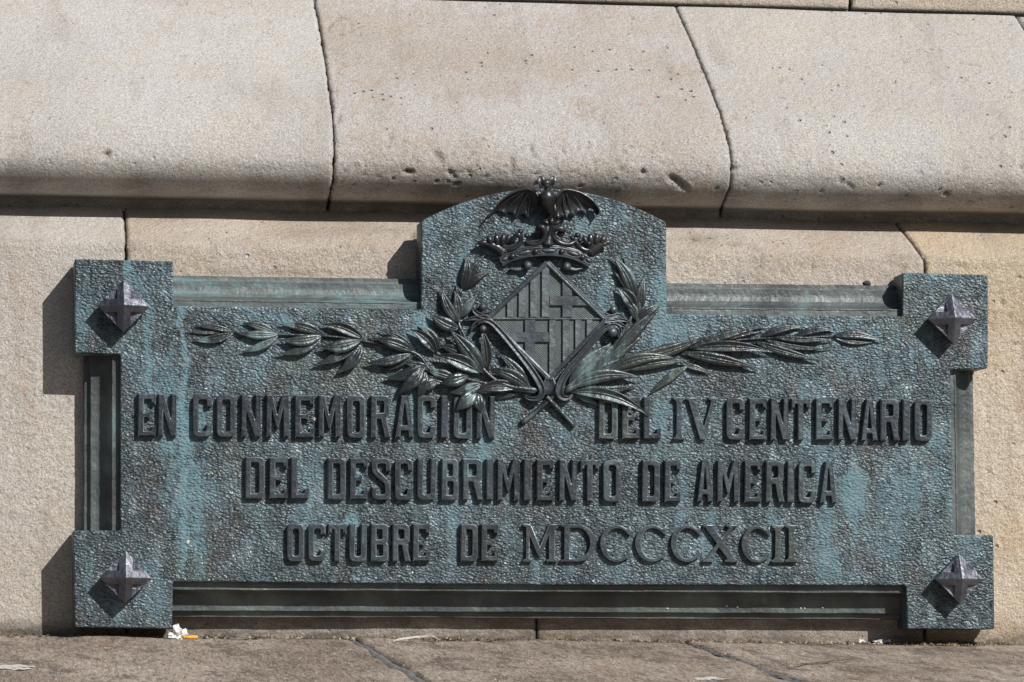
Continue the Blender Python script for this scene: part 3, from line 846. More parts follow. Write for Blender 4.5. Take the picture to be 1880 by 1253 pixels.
ROWS = [
 # letters: (char, x0, x1)
 ((723, 802), (733, 810), [('E', 253, 286), ('N', 290, 324), ('C', 354, 389), ('O', 398, 433), ('N', 443, 479), ('M', 489, 531), ('E', 541, 577), ('M', 585, 626), ('O', 637, 671), ('R', 681, 717), ('A', 725, 760), ('C', 766, 800), ('I', 810, 823), ('O', 833, 867), ('N', 875, 909),
   ('D', 1099, 1134), ('E', 1142, 1175), ('L', 1182, 1214), ('*I', 1236, 1258), ('*V', 1259, 1319), ('C', 1334, 1367), ('E', 1375, 1408), ('N', 1415, 1448), ('T', 1453, 1487), ('E', 1497, 1530), ('N', 1538, 1572), ('A', 1581, 1612), ('R', 1617, 1652), ('I', 1658, 1671), ('O', 1679, 1712)], (253, 1700)),
 ((839, 916), (847, 924), [('D', 450, 486), ('E', 494, 528), ('L', 534, 567), ('D', 601, 635), ('E', 642, 675), ('S', 683, 718), ('C', 725, 758), ('U', 766, 801), ('B', 811, 843), ('R', 850, 887), ('I', 893, 906), ('M', 913, 954), ('I', 962, 976), ('E', 985, 1017), ('N', 1027, 1060), ('T', 1066, 1100), ('O', 1107, 1141),
   ('D', 1179, 1212), ('E', 1220, 1250), ('A', 1279, 1309), ('M', 1317, 1358), ('E', 1367, 1398), ('R', 1406, 1440), ('I', 1446, 1459), ('C', 1466, 1499), ('A', 1505, 1537)], (450, 1530)),
 ((961, 1031), (965, 1033), [('O', 527, 559), ('C', 566, 598), ('T', 602, 636), ('U', 641, 673), ('B', 681, 714), ('R', 721, 754), ('E', 758, 790), ('D', 846, 878), ('E', 883, 915),
   ('*M', 960, 1024), ('*D', 1030, 1094), ('*C', 1102, 1161), ('*C', 1166, 1226), ('*C', 1232, 1289), ('*X', 1290, 1356), ('*C', 1361, 1416), ('*I', 1417, 1440), ('*I', 1442, 1465)], (527, 1460)),
]
for (ya, yb, chars, (xa, xb)) in ROWS:
    for (c, x0, x1) in chars:
        k = ((x0+x1)/2-xa)/(xb-xa)
        y0 = ya[0]+(yb[0]-ya[0])*k; y1 = ya[1]+(yb[1]-ya[1])*k
        sf = c[0] == '*'
        if sf: y0 += 0
        hh = y1-y0
        loops = G(c[-1], x1-x0, hh, sf)
        jx, jy = random.uniform(-.5, .5), random.uniform(-.6, .6)
        loops = [[(x0+px+jx, y0+py+jy) for (px, py) in lp] for lp in loops]
        plate_curve('letter', loops, 10.5 if not sf else 8.5, -.8, 2.0 if not sf else 1.3, M_LETTER, plaque, res=1)

# ------------- frame mouldings
FP = [(0, 10), (1, 12.5), (10, 13), (12.5, 13.2), (13.6, 12), (16, 12.2), (17, 20), (19.5, 27), (24, 35), (31, 40.5), (40, 43.5), (44, 44), (53, 44), (54, 45.5), (54.5, 52), (58, 54), (64, 54.5), (65, 56), (65.5, 79)]
def frame_strip(p0, p1, outdir, mat, scale=1.0, wav=1.0):
    """p0,p1 measured ends of the plate edge; outdir unit (x,z) away from the plate"""
    A, B = at(*p0), at(*p1)
    n = 60
    v, f = [], []
    m_ = len(FP)
    for i in range(n+1):
        c = A+(B-A)*i/n
        for k, (w_, dpt) in enumerate(FP):
            wj = w_*scale+(wav*.7*fbm(i*.35, k*.15, p0[0]) if 2 < k < m_-1 else 0)
            q = c.copy()
            q[0] += outdir[0]*(wj-2)/1000; q[2] += outdir[1]*(wj-2)/1000
            q[1] = (dpt+(.6*wav*fbm(i*.3+9, k*.2, p0[1]) if 2 < k < m_-1 else 0))/1000
            v.append(q)
    for i in range(n):
        for k in range(m_-1):
            a = i*m_+k; f.append((a, a+1, a+m_+1, a+m_))
    me = mesh('frame_moulding', v, f)
    bm = bmesh.new(); bm.from_mesh(me); bmesh.ops.recalc_face_normals(bm, faces=bm.faces); 
    # ensure normals face the viewer
    if sum(fa.normal.y*fa.calc_area() for fa in bm.faces) > 0: bmesh.ops.reverse_faces(bm, faces=bm.faces)
    bm.to_mesh(me); bm.free()
    return link('frame_moulding', me, mat, plaque)
o = frame_strip((314, 562), (778, 568), (0, 1), M_FRAME_T, .97); o['label'] = 'bright verdigris upper frame moulding left of the crest'
o = frame_strip((1222, 577), (1660, 581), (0, 1), M_FRAME); 
frame_strip((221, 646), (221, 978), (-1, 0), M_FRAME)
frame_strip((1745, 674), (1750, 986), (1, 0), M_FRAME, .93)
frame_strip((314, 1068), (1668, 1075), (0, -1), M_FRAME, 1.0, 1.6)

# ------------- corner studs
def stud(cx, cy, R, rot=0.0):
    H0, HA, bw = 30, 22, 12.5
    v, f = [], []
    def V(x, y, h):
        c, s = math.cos(rot), math.sin(rot)
        p = np.array(at(cx, cy, -H0/1000))
        v.append((p[0]+(x*c-y*s)/1000, -h/1000, p[2]+(x*s+y*c)/1000)); return len(v)-1
    zf = lambda x, y: H0+HA*(1-(abs(x)+abs(y))/R)
    for sx, sy in ((1, 1), (-1, 1), (-1, -1), (1, -1)):
        flip = sx*sy < 0
        def F(*ids): f.append(tuple(ids[::-1]) if flip else tuple(ids))
        L = [(0, 0), (R, 0), (R-bw, bw), (bw, bw), (bw, R-bw), (0, R)]
        ids = [V(sx*x, sy*y, zf(x, y)) for x, y in L]
        F(ids[0], ids[1], ids[2], ids[3]); F(ids[0], ids[3], ids[4], ids[5])
        fl = [V(sx*x, sy*y, H0+.4) for x, y in ((bw, bw), (R-bw, bw), (bw, R-bw))]
        F(fl[0], fl[1], fl[2])
        F(ids[3], ids[2], fl[1], fl[0]); F(ids[4], ids[3], fl[0], fl[2])
        # sides of the plinth, tapering in a little towards the plate
        o1 = V(sx*R, 0, H0); o2 = V(0, sy*R, H0); q = R-3
        b1 = V(sx*q, 0, -1); b2 = V(0, sy*q, -1)
        F(o1, b1, b2, o2)
    me = mesh('corner_stud', v, f)
    bm = bmesh.new(); bm.from_mesh(me)
    bmesh.ops.remove_doubles(bm, verts=bm.verts, dist=.0002)
    bmesh.ops.recalc_face_normals(bm, faces=bm.faces)
    es = [e for e in bm.edges if len(e.link_faces) == 2 and e.calc_face_angle(0) > .3]
    bmesh.ops.bevel(bm, geom=es, offset=.0011, segments=2, affect='EDGES', profile=.5)
    bm.to_mesh(me); bm.free()
    return link('corner_stud', me, M_STUD, plaque)
stud(227, 562, 47.5, .00); stud(230.5, 1061, 46.5, -.01); stud(1749, 585, 46.5, .03); stud(1762, 1063, 46, .02)

# ------------- relief modelling tools (positions measured, heights in mm)
class Relief:
    def __init__(s): s.v = []; s.f = []
    def add(s, px, py, h): s.v.append(W(px, py, h)); return len(s.v)-1
    def sweep(s, pts, widths, prof, thick=3.0, hs=None):
        pts = [np.array(p, float) for p in pts]; n = len(pts); rings = []
        for i, p in enumerate(pts):
            a = pts[max(0, i-1)]; b = pts[min(n-1, i+1)]
            t = (b-a)[:2]; t /= (np.linalg.norm(t)+1e-9)
            nx, ny = -t[1], t[0]
            w = widths[i]/2; k = 1.0 if hs is None else hs[i]
            ring = [s.add(p[0]+nx*u*w, p[1]+ny*u*w, p[2]+dh*k) for u, dh in prof]
            e0, e1 = prof[0], prof[-1]
            th = thick*(.35+.65*min(1, k))
            ring.append(s.add(p[0]+nx*e1[0]*w*.82, p[1]+ny*e1[0]*w*.82, p[2]+e1[1]*k-th))
            ring.append(s.add(p[0]+nx*e0[0]*w*.82, p[1]+ny*e0[0]*w*.82, p[2]+e0[1]*k-th))
            rings.append(ring)
        m_ = len(rings[0])
        for i in range(n-1):
            for k in range(m_):
                s.f.append((rings[i][k], rings[i][(k+1) % m_], rings[i+1][(k+1) % m_], rings[i+1][k]))
        s.f.append(tuple(rings[0])); s.f.append(tuple(rings[-1][::-1]))
    def tube(s, pts, rad, seg=10, flat=1.0):
        pts = [np.array(p, float) for p in pts]; n = len(pts); rings = []
        if not isinstance(rad, (list, tuple)): rad = [rad]*n
        for i, p in enumerate(pts):
            a = pts[max(0, i-1)]; b = pts[min(n-1, i+1)]
            t = b-a; t /= (np.linalg.norm(t)+1e-9)
            up = np.array([0, 0, 1.0]); sd = np.cross(t, up)
            if np.linalg.norm(sd) < .2: sd = np.array([1.0, 0, 0])
            sd /= np.linalg.norm(sd); uv = np.cross(sd, t)
            rings.append([s.add(*(p+rad[i]*(math.cos(a_)*sd+math.sin(a_)*flat*uv))) for a_ in [2*math.pi*k/seg for k in range(seg)]])
        for i in range(n-1):
            for k in range(seg):
                s.f.append((rings[i][k], rings[i][(k+1) % seg], rings[i+1][(k+1) % seg], rings[i+1][k]))
        s.f.append(tuple(rings[0])); s.f.append(tuple(rings[-1][::-1]))
    def ball(s, cx, cy, h, rx, ry=None, rh=None, ang=0, nu=14, nv=8):
        ry = ry or rx; rh = rh or rx
        ca, sa = math.cos(math.radians(ang)), math.sin(math.radians(ang))
        rows = []
        for j in range(nv+1):
            th = math.pi*j/nv
            if j in (0, nv): rows.append([s.add(cx, cy, h+rh*math.cos(th))]); continue
            r = []
            for i in range(nu):
                ph = 2*math.pi*i/nu
                x, y = rx*math.sin(th)*math.cos(ph), ry*math.sin(th)*math.sin(ph)
                r.append(s.add(cx+x*ca-y*sa, cy+x*sa+y*ca, h+rh*math.cos(th)))
            rows.append(r)
        for i in range(nu):
            s.f.append((rows[0][0], rows[1][i], rows[1][(i+1) % nu]))
            s.f.append((rows[nv][0], rows[nv-1][(i+1) % nu], rows[nv-1][i]))
            for j in range(1, nv-1):
                s.f.append((rows[j][i], rows[j+1][i], rows[j+1][(i+1) % nu], rows[j][(i+1) % nu]))
    def prism(s, poly, h0, h1, b=1.2):
        P = [np.array(p, float) for p in poly]; n = len(P)
        area = sum(P[i][0]*P[(i+1) % n][1]-P[(i+1) % n][0]*P[i][1] for i in range(n))
        if area < 0: P = P[::-1]
        ins = []
        for i in range(n):
            a, p, c = P[i-1], P[i], P[(i+1) % n]
            d1 = (p-a)/(np.linalg.norm(p-a)+1e-9); d2 = (c-p)/(np.linalg.norm(c-p)+1e-9)
            n1, n2 = np.array([-d1[1], d1[0]]), np.array([-d2[1], d2[0]])
            m_ = n1+n2; m_ /= max(.35, float(np.dot(m_, m_))**.5)**2/1.0 if np.dot(m_, m_) > .1 else 1
            ins.append(p+m_*b*(2 if np.dot(n1+n2, n1+n2) > .1 else 1)/1.0*.5*1.0)
        r0 = [s.add(*p, h0) for p in P]; r1 = [s.add(*p, h1-b) for p in P]; r2 = [s.add(*p, h1) for p in ins]
        for i in range(n):
            j = (i+1) % n
            s.f.append((r0[i], r0[j], r1[j], r1[i])); s.f.append((r1[i], r1[j], r2[j], r2[i]))
        s.f.append(tuple(r2))
    def build(s, name, mat, parent, smooth=True, angle=None):
        me = mesh(name, s.v, s.f)
        bm = bmesh.new(); bm.from_mesh(me); bmesh.ops.recalc_face_normals(bm, faces=bm.faces)
        bm.to_mesh(me); bm.free()
        o = link(name, me, mat, parent, smooth)
        if angle is not None:
            try: me.set_sharp_from_angle(angle=math.radians(angle))
            except Exception: pass
        return o

LEAFP = [(-1, 0), (-.8, 1.0), (-.55, 1.5), (-.3, 1.15), (-.12, .6), (-.05, 1.3), (.05, 1.3), (.12, .6), (.3, 1.15), (.55, 1.5), (.8, 1.0), (1, 0)]
BOATP = [(-1, 1.8), (-.85, 2.2), (-.6, 1.0), (-.3, .1), (-.1, -.3), (-.04, .9), (.04, .9), (.1, -.3), (.3, .1), (.6, 1.0), (.85, 2.2), (1, 1.8)]
def leaf(base, tip, w, h=(3, 9, 5), bend=0.0, twist=0.0, parent=None, mat=None, boat=False, n=12, fat=1.0):
    b, t = np.array(base, float), np.array(tip, float)
    w = w*1.04; L = np.linalg.norm(t-b); d = (t-b)/L; nn = np.array([-d[1], d[0]])
    pts, ws, hs = [], [], []
    for i in range(n+1):
        k = i/n
        c = b+(t-b)*k+nn*bend*L*math.sin(math.pi*k)
        hh = (1-k)**2*h[0]+2*k*(1-k)*(2*h[1]-.5*(h[0]+h[2]))+k*k*h[2]
        pts.append((c[0], c[1], hh))
        wk = math.sin(math.pi*min(1, k*1.0)**.80)**1.12 if 0 < k < 1 else 0
        ws.append(max(w*wk, 1.2 if k < .5 else .5)); hs.append(max(.12, wk)*min(1.9, w/13)*fat)
    r = Relief()
    pr = [(u, dh+twist*u) for u, dh in (BOATP if boat else LEAFP)]
    r.sweep(pts, ws, pr, 3.2, hs)
    return r.build('leaf', mat or M_LEAF, parent)

def Z(o, sc):   # coordinates read off an enlarged crop -> photo position
    return lambda x, y: (o[0]+x/sc, o[1]+y/sc)
z3, z2, z1, z4, zb4 = Z((330, 540), 4.0), Z((780, 560), 4.087), Z((750, 310), 3.76), Z((1180, 560), 4.0), Z((860, 310), 6.596)

lb = Relief()
stemL = [(*z3(395, 285), 3), (*z3(725, 298), 4), (*z3(1050, 308), 5), (*z3(1340, 345), 6), (*z3(1720, 430), 7), (*z2(60, 500), 7), (*z2(330, 560), 7), (*z2(600, 625), 8), (*z2(830, 650), 9)]
S_ = [tuple(p) for p in catmull(stemL, 6)]
lb.tube(S_, [1.6+3.2*i/len(S_) for i in range(len(S_))])
stemL2 = [(*z1(365, 830), 4), (*z1(345, 960), 5), (*z1(350, 1060), 6), (*z2(275, 190), 8), (*z2(430, 470), 9), (*z2(600, 600), 10), (*z2(850, 640), 11)]
S_ = [tuple(p) for p in catmull(stemL2, 6)]
lb.tube(S_, [2.2+2.6*i/len(S_) for i in range(len(S_))])
left_branch = lb.build('laurel_branch', M_LEAF, plaque)
left_branch['label'] = 'left laurel branch with short overlapping leaves'
LF = [ # base, tip, width, heights, bend, twist, boat
 (z3(398, 283), z3(110, 235), 12, (4, 6, 4), -.04, .6, 0), (z3(395, 288), z3(90, 340), 15, (4, 7, 4), .06, -.6, 1), (z3(300, 288), z3(40, 282), 6, (3, 4, 3), 0, 0, 0),
 (z3(705, 288), z3(455, 215), 17, (5, 7, 4), -.05, .8, 0), (z3(730, 297), z3(415, 288), 17, (6, 10, 7), .03, -.6, 0), (z3(725, 305), z3(450, 425), 16, (5, 9, 6), .07, -.8, 0),
 (z3(1060, 302), z3(728, 222), 21, (5, 8, 6), -.06, 1.0, 0), (z3(1050, 305), z3(735, 335), 21, (6, 13, 9), .08, -.6, 0), (z3(1045, 322), z3(722, 445), 18, (5, 10, 7), .08, -1.0, 0),
 (z3(1345, 328), z3(1045, 225), 20, (6, 10, 8), -.08, .8, 1), (z3(1335, 338), z3(1020, 385), 25, (7, 15, 12), .08, -.8, 0), (z3(1330, 352), z3(978, 522), 18, (6, 11, 9), .06, -1.2, 1), (z3(1337, 360), z3(1152, 585), 24, (7, 13, 9), .10, -1.0, 0),
 (z3(1725, 410), z3(1472, 262), 13, (7, 9, 7), -.05, 1.0, 0), (z3(1722, 425), z3(1425, 328), 24, (8, 15, 13), -.05, .3, 0), (z3(1705, 435), z3(1362, 508), 19, (7, 13, 9), .06, -1.0, 0), (z3(1725, 445), z3(1470, 568), 13, (5, 7, 4), .05, -.8, 0),
 (z3(1835, 510), z3(1500, 620), 24, (7, 11, 8), .08, -.8, 0), (z3(1792, 540), z3(1600, 735), 27, (8, 16, 13), .04, -.8, 0), (z3(1800, 560), z3(1745, 788), 22, (6, 10, 8), .05, 0, 0),
 (z3(1885, 440), z3(1688, 258), 22, (7, 12, 9), -.10, .6, 1), (z3(1900, 425), z3(1762, 222), 24, (6, 9, 6), -.06, .6, 0),
 (z2(425, 512), z2(75, 378), 27, (8, 16, 12), -.06, .6, 1), (z2(440, 508), z2(92, 298), 32, (6, 10, 6), -.08, 1.2, 0), (z2(240, 560), z2(0, 490), 20, (6, 11, 9), -.02, .6, 0), (z2(332, 530), z2(108, 592), 25, (8, 17, 14), .03, -.4, 0),
 (z2(240, 600), z2(-30, 520), 18, (5, 8, 7), .05, -.4, 0), (z2(440, 590), z2(180, 660), 24, (8, 13, 10), .05, -.6, 0), (z2(388, 638), z2(230, 795), 28, (9, 18, 14), .02, -.5, 0), (z2(395, 650), z2(422, 812), 21, (8, 14, 11), -.04, 0, 0),
 (z2(700, 625), z2(375, 655), 22, (9, 14, 10), -.10, -.4, 1), (z2(800, 645), z2(462, 482), 26, (9, 16, 11), -.10, 1.0, 0), (z2(795, 640), z2(545, 355), 24, (6, 9, 6), -.04, .8, 0), (z2(745, 650), z2(528, 712), 8, (5, 6, 3), 0, 0, 0),
 (z2(470, 485), z2(430, 175), 20, (8, 14, 13), -.03, .5, 1), (z2(445, 520), z2(185, 185), 32, (10, 16, 14), -.03, 1.0, 0),
 (z2(60, 480), z2(-180, 420), 18, (6, 9, 6), .03, -.5, 0),
 (z1(365, 835), z1(398, 598), 21, (5, 9, 6), -.07, .4, 0), (z1(385, 825), z1(522, 598), 17, (5, 8, 5), .05, .4, 0), (z1(388, 828), z1(562, 712), 16, (5, 9, 6), .07, -.6, 0),
 (z1(345, 1065), z1(225, 820), 20, (6, 11, 8), .07, .5, 0), (z1(350, 1040), z1(318, 835), 21, (6, 8, 5), -.04, .2, 0), (z1(352, 1035), z1(478, 868), 20, (5, 8, 5), .04, -.5, 0), (z1(358, 1112), z1(143, 998), 25, (7, 13, 9), .06, .6, 0),
 (z2(480, 500), z2(395, 330), 18, (6, 8, 5), .04, .4, 0), (z2(330, 545), z2(230, 430), 18, (5, 8, 6), .05, .6, 0), (z2(650, 600), z2(600, 420), 18, (6, 8, 6), -.05, .4, 0), (z1(340, 1010), z1(255, 900), 14, (5, 7, 5), .05, .3, 0),
 (z2(560, 600), z2(330, 640), 20, (8, 11, 8), .05, -.8, 0), (z3(1560, 400), z3(1400, 300), 12, (5, 8, 6), .03, .6, 0), (z3(1240, 330), z3(1110, 400), 14, (5, 8, 6), .04, -.6, 0), (z2(100, 560), z2(-60, 640), 22, (6, 10, 8), .03, -.6, 0), (z2(20, 520), z2(-110, 610), 20, (6, 10, 7), .03, -.6, 0),
 (z1(360, 900), z1(330, 800), 12, (4, 6, 4), .02, .2, 0)]
for (b, t, w, h, bd, tw, bo) in LF:
    leaf(b, t, w, h, -bd, tw, left_branch, boat=bool(bo))

rb = Relief()
stemR = [(*z2(1050, 650), 9), (*z2(1300, 530), 8), (*z2(1560, 430), 6), (*z4(160, 345), 5), (*z4(450, 285), 4), (*z4(900, 245), 3.5), (*z4(1400, 232), 3)]
S_ = [tuple(p) for p in catmull(stemR, 6)]
rb.tube(S_, [5.5-4.0*i/len(S_) for i in range(len(S_))], flat=.8)
stemR2 = [(*z2(1060, 640), 9), (*z2(1250, 450), 8), (*z2(1400, 350), 7), (*z2(1520, 200), 6), (*z1(1585, 1040), 6), (*z1(1575, 900), 5)]
S_ = [tuple(p) for p in catmull(stemR2, 6)]
rb.tube(S_, [5.0-3.4*i/len(S_) for i in range(len(S_))], flat=.8)
right_branch = rb.build('laurel_branch', M_LEAF, plaque)
right_branch['label'] = 'right laurel branch with long slender leaves'
RF = [
 (z1(1562, 905), z1(1408, 602), 25, (5, 11, 8), .08, .6, 0), (z1(1572, 930), z1(1412, 708), 15, (5, 8, 6), .06, .6, 0), (z1(1565, 980), z1(1440, 815), 24, (6, 12, 9), .08, .8, 1), (z1(1578, 1060), z1(1470, 880), 18, (5, 8, 6), .1, .6, 0),
 (z1(1605, 975), z1(1632, 748), 20, (5, 9, 6), -.06, .4, 0), (z1(1585, 1050), z1(1740, 940), 20, (6, 10, 7), -.05, -.6, 0), (z1(1575, 860), z1(1490, 610), 12, (4, 5, 4), -.04, 0, 0), (z1(1590, 1080), z1(1595, 830), 15, (5, 8, 5), -.05, 0, 0),
 (z2(1400, 405), z2(1780, 12), 23, (6, 11, 7), -.03, -.7, 0), (z2(1340, 440), z2(1640, 130), 20, (6, 8, 6), .03, -.5, 0), (z2(1380, 400), z2(1560, 60), 18, (5, 8, 6), .05, .2, 0),
 (z2(1390, 440), z4(505, 216), 25, (7, 10, 7), .04, -.7, 0), (z2(1340, 520), z4(242, 392), 24, (8, 15, 14), -.10, -.3, 0), (z2(1450, 490), z4(348, 410), 22, (7, 11, 10), -.03, -.8, 0),
 (z4(300, 325), z4(912, 153), 16, (5, 8, 6), -.02, .6, 0), (z4(860, 240), z4(1188, 163), 15, (5, 8, 6), -.07, .6, 0), (z4(1100, 240), z4(1418, 188), 14, (4, 7, 5), -.08, .5, 0), (z4(950, 235), z4(1402, 252), 13, (5, 9, 8), .03, .3, 0),
 (z4(1395, 228), z4(1758, 266), 16, (4, 8, 6), -.07, .6, 0), (z4(1400, 238), z4(1692, 275), 9, (3, 5, 4), .07, 0, 0), (z4(880, 250), z4(1395, 318), 10, (4, 7, 6), .06, -.6, 0), (z4(810, 268), z4(1302, 410), 17, (5, 9, 8), .02, -.8, 0),
 (z4(350, 322), z4(968, 348), 20, (6, 12, 11), -.05, -.4, 1), (z4(290, 352), z4(862, 468), 22, (6, 11, 9), -.01, -.8, 0), (z4(300, 445), z4(492, 507), 12, (4, 6, 4), -.05, 0, 0), (z4(335, 448), z4(38, 668), 16, (5, 6, 3), .03, .4, 0),
 (z2(1060, 632), z2(1622, 545), 26, (9, 13, 12), -.10, -.6, 0), (z2(1150, 620), z2(1600, 600), 18, (7, 10, 8), .08, -1, 0), (z2(1095, 655), z2(1685, 832), 22, (9, 17, 14), -.10, -.6, 1), (z2(1115, 675), z2(1325, 772), 11, (5, 7, 5), -.05, 0, 0),
 (z2(1305, 535), z2(1395, 305), 16, (6, 9, 7), -.05, .3, 0), (z2(1075, 610), z2(1395, 290), 33, (6, 9, 6), -.03, -.4, 0), (z2(1200, 560), z2(1560, 380), 22, (6, 9, 6), .0, -.4, 0),
 (z2(1180, 560), z2(1480, 250), 26, (6, 8, 6), .03, .4, 0), (z2(1300, 500), z2(1660, 210), 22, (6, 9, 6), -.03, -.5, 0), (z2(1250, 560), z2(1700, 430), 20, (6, 10, 8), -.03, -.8, 0), (z4(60, 340), z4(380, 300), 15, (5, 7, 5), -.03, .3, 0),
 (z4(560, 262), z4(860, 200), 12, (4, 7, 5), -.03, .5, 0), (z2(1120, 640), z2(1480, 700), 16, (6, 9, 7), .02, -.8, 0)]
for (b, t, w, h, bd, tw, bo) in RF:
    leaf(b, t, w, h, bd, tw, right_branch, boat=bool(bo))

# crossed stalk ends below the knot
def stalk(a, m_, b, r0, r1, h=(9, 6, 4)):
    r = Relief()
    c = [tuple(p) for p in catmull([(*a, h[0]), (*m_, h[1]), (*b, h[2])], 6)]
    r.tube(c, [r0+(r1-r0)*i/(len(c)-1) for i in range(len(c))], 10)
    return r
stalk(z2(985, 670), z2(860, 780), z2(728, 888), 4.2, 5.2).build('laurel_stalk', M_LEAF, plaque)
stalk(z2(915, 690), z2(1020, 800), z2(1125, 915), 4.2, 4.6, (12, 8, 5)).build('laurel_stalk', M_LEAF, plaque)

# ------------- lozenge shield
T0, L0, R0, B0 = np.array((1005, 488.)), np.array((902, 585.)), np.array((1107, 587.)), np.array((1009, 690.))
loz = [T0, R0, B0, L0]
def clip(poly, conv):
    out = [np.array(p, float) for p in poly]
    c = sum(conv)/len(conv)
    for i in range(len(conv)):
        a, b = conv[i], conv[(i+1) % len(conv)]
        nrm = np.array([-(b-a)[1], (b-a)[0]]); 
        if np.dot(c-a, nrm) < 0: nrm = -nrm
        inp, out = out, []
        for k in range(len(inp)):
            p, q = inp[k-1], inp[k]
            dp, dq = np.dot(p-a, nrm), np.dot(q-a, nrm)
            if (dp < 0) != (dq < 0): out.append(p+(q-p)*dp/(dp-dq))
            if dq >= 0: out.append(q)
        if not out: return []
    return out
shield = Relief(); shield.prism([tuple(p) for p in loz], -.5, 7, .3)
shield_o = shield.build('shield', M_STIP, plaque, smooth=False)
shield_o['label'] = 'lozenge shield quartered with crosses and upright bars'
def bar(poly, h=11.5):
    p = clip([np.array(q) for q in poly], loz)
    if len(p) < 3: return
    r = Relief(); r.prism([tuple(q) for q in p], 6.5, h, .9)
    r.build('heraldic_bar', M_RELIEF, shield_o, smooth=False)
Yd0, Yd1 = 582, 587
def zr1(x0, y0, x1, y1): a, b = z1(x0, y0), z1(x1, y1); return [(a[0], a[1]), (b[0], a[1]), (b[0], b[1]), (a[0], b[1])]
def zr2(x0, y0, x1, y1): a, b = z2(x0, y0), z2(x1, y1); return [(a[0], a[1]), (b[0], a[1]), (b[0], b[1]), (a[0], b[1])]
for x0, x1 in ((920, 972), (840, 886), (760, 806), (680, 722)): bar(zr1(x0, 600, x1, 1024))
for x0, x1 in ((933, 982), (1034, 1084), (1128, 1174), (1214, 1256)): bar(zr2(x0, 112, x1, 620))
a = z1(1062, 880); b = z1(1130, 945); xl_, xr_ = z1(975, 0)[0], z1(1300, 0)[0]; yt, yb_ = z1(0, 600)[1], z1(0, 1024)[1]
def cross(a, b, xl_, xr_, yt, yb_):
    poly = [(a[0], yt), (b[0], yt), (b[0], a[1]), (xr_, a[1]), (xr_, b[1]), (b[0], b[1]), (b[0], yb_), (a[0], yb_), (a[0], b[1]), (xl_, b[1]), (xl_, a[1]), (a[0], a[1])]
    p = clip([np.array(q) for q in poly], loz)
    r = Relief(); r.prism([tuple(q) for q in p], 6.5, 11.8, .9)
    r.build('heraldic_cross', M_RELIEF, shield_o, smooth=False)
cross(a, b, xl_, xr_, yt, yb_)
a = z2(750, 205); b = z2(828, 280)
cross(a, b, z2(560, 0)[0], z2(930, 0)[0], z2(0, 112)[1], z2(0, 640)[1])
r = Relief(); p = clip([np.array(q) for q in ((880, z1(0, 1026)[1]), (1130, z1(0, 1030)[1]), (1130, z2(0, 110)[1]), (880, z2(0, 108)[1]))], loz)
r.prism([tuple(q) for q in p], 6.5, 10.5, .6); r.build('heraldic_bar', M_RELIEF, shield_o, smooth=False)
# lozenge border
bord = Relief()
BP = [(-1, 0), (-.85, 2.2), (-.3, 3.2), (0, 2.6), (.4, 3.0), (.85, 1.6), (1, -1)]
for p, q in ((T0, L0), (L0, B0), (B0, R0), (R0, T0)):
    d = (q-p)/np.linalg.norm(q-p); c = (T0+B0+L0+R0)/4; nn = np.array([-d[1], d[0]])
    if np.dot(p-c, nn) < 0: nn = -nn
    P0, Q0 = p+nn*4.5-d*4, q+nn*4.5+d*4
    bord.sweep([(*(P0+(Q0-P0)*k/8), 11.5) for k in range(9)], [10]*9, BP, 11)
bord.build('shield_border', M_RELIEF, plaque, angle=40)

# scroll straps from the side volutes down to the knot
def strap(pts, w, name='scroll_strap', prof=None, thick=9):
    c = [tuple(p) for p in catmull(pts, 7)]
    n = len(c); ws = list(np.interp(np.linspace(0, 1, n), np.linspace(0, 1, len(w)), w))
    r = Relief(); r.sweep(c, ws, prof or [(-1, 0), (-.9, 2.4), (-.65, 2.8), (-.45, .4), (0, -.4), (.4, .3), (.6, 2.6), (.88, 2.4), (1, 0)], thick)
    return r
scr = Relief()
def strap_into(R_, pts, w, thick=9, prof=None):
    c = [tuple(p) for p in catmull(pts, 7)]; n = len(c)
    ws = list(np.interp(np.linspace(0, 1, n), np.linspace(0, 1, len(w)), w))
    R_.sweep(c, ws, prof or [(-1, -1), (-.9, 1.6), (-.65, 2.4), (-.4, .2), (0, -.8), (.4, .1), (.65, 2.4), (.9, 1.6), (1, -1)], thick)
strap_into(scr, [(*z2(395, 140), 14), (*z2(440, 118), 16), (*z2(500, 135), 16), (*z2(580, 215), 15), (*z2(700, 360), 15), (*z2(800, 490), 16), (*z2(862, 590), 17), (*z2(880, 650), 17), (*z2(855, 700), 15), (*z2(790, 705), 12), (*z2(745, 680), 9)], [5, 8, 10, 12, 12, 13, 14, 13, 11, 8, 4])
scr.ball(*z2(437, 180), 14, 7, 7, 7)
strap_l = scr.build('scroll_strap', M_RELIEF, plaque)
scr = Relief()
strap_into(scr, [(*z2(1450, 245), 12), (*z2(1465, 190), 15), (*z2(1430, 155), 16), (*z2(1360, 175), 16), (*z2(1290, 240), 15), (*z2(1180, 370), 14), (*z2(1080, 490), 15), (*z2(1025, 580), 16), (*z2(1010, 650), 17), (*z2(1030, 695), 15), (*z2(1080, 700), 12), (*z2(1105, 680), 9)], [4, 7, 9, 11, 12, 13, 14, 16, 17, 13, 8, 4])
scr.ball(*z2(1408, 205), 13, 10, 10, 9)
scr.build('scroll_strap', M_RELIEF, plaque)
kn = Relief()
kn.sweep([(*z2(937, 520), 11), (*z2(936, 560), 11.5), (*z2(935, 600), 11.5), (*z2(935, 640), 11.5), (*z2(938, 675), 11)], [5, 17, 27, 32, 30], [(-1, 3), (-.6, .8), (0, -.8), (.6, .8), (1, 3)], 9)
kn.build('scroll_knot', M_RELIEF, plaque)
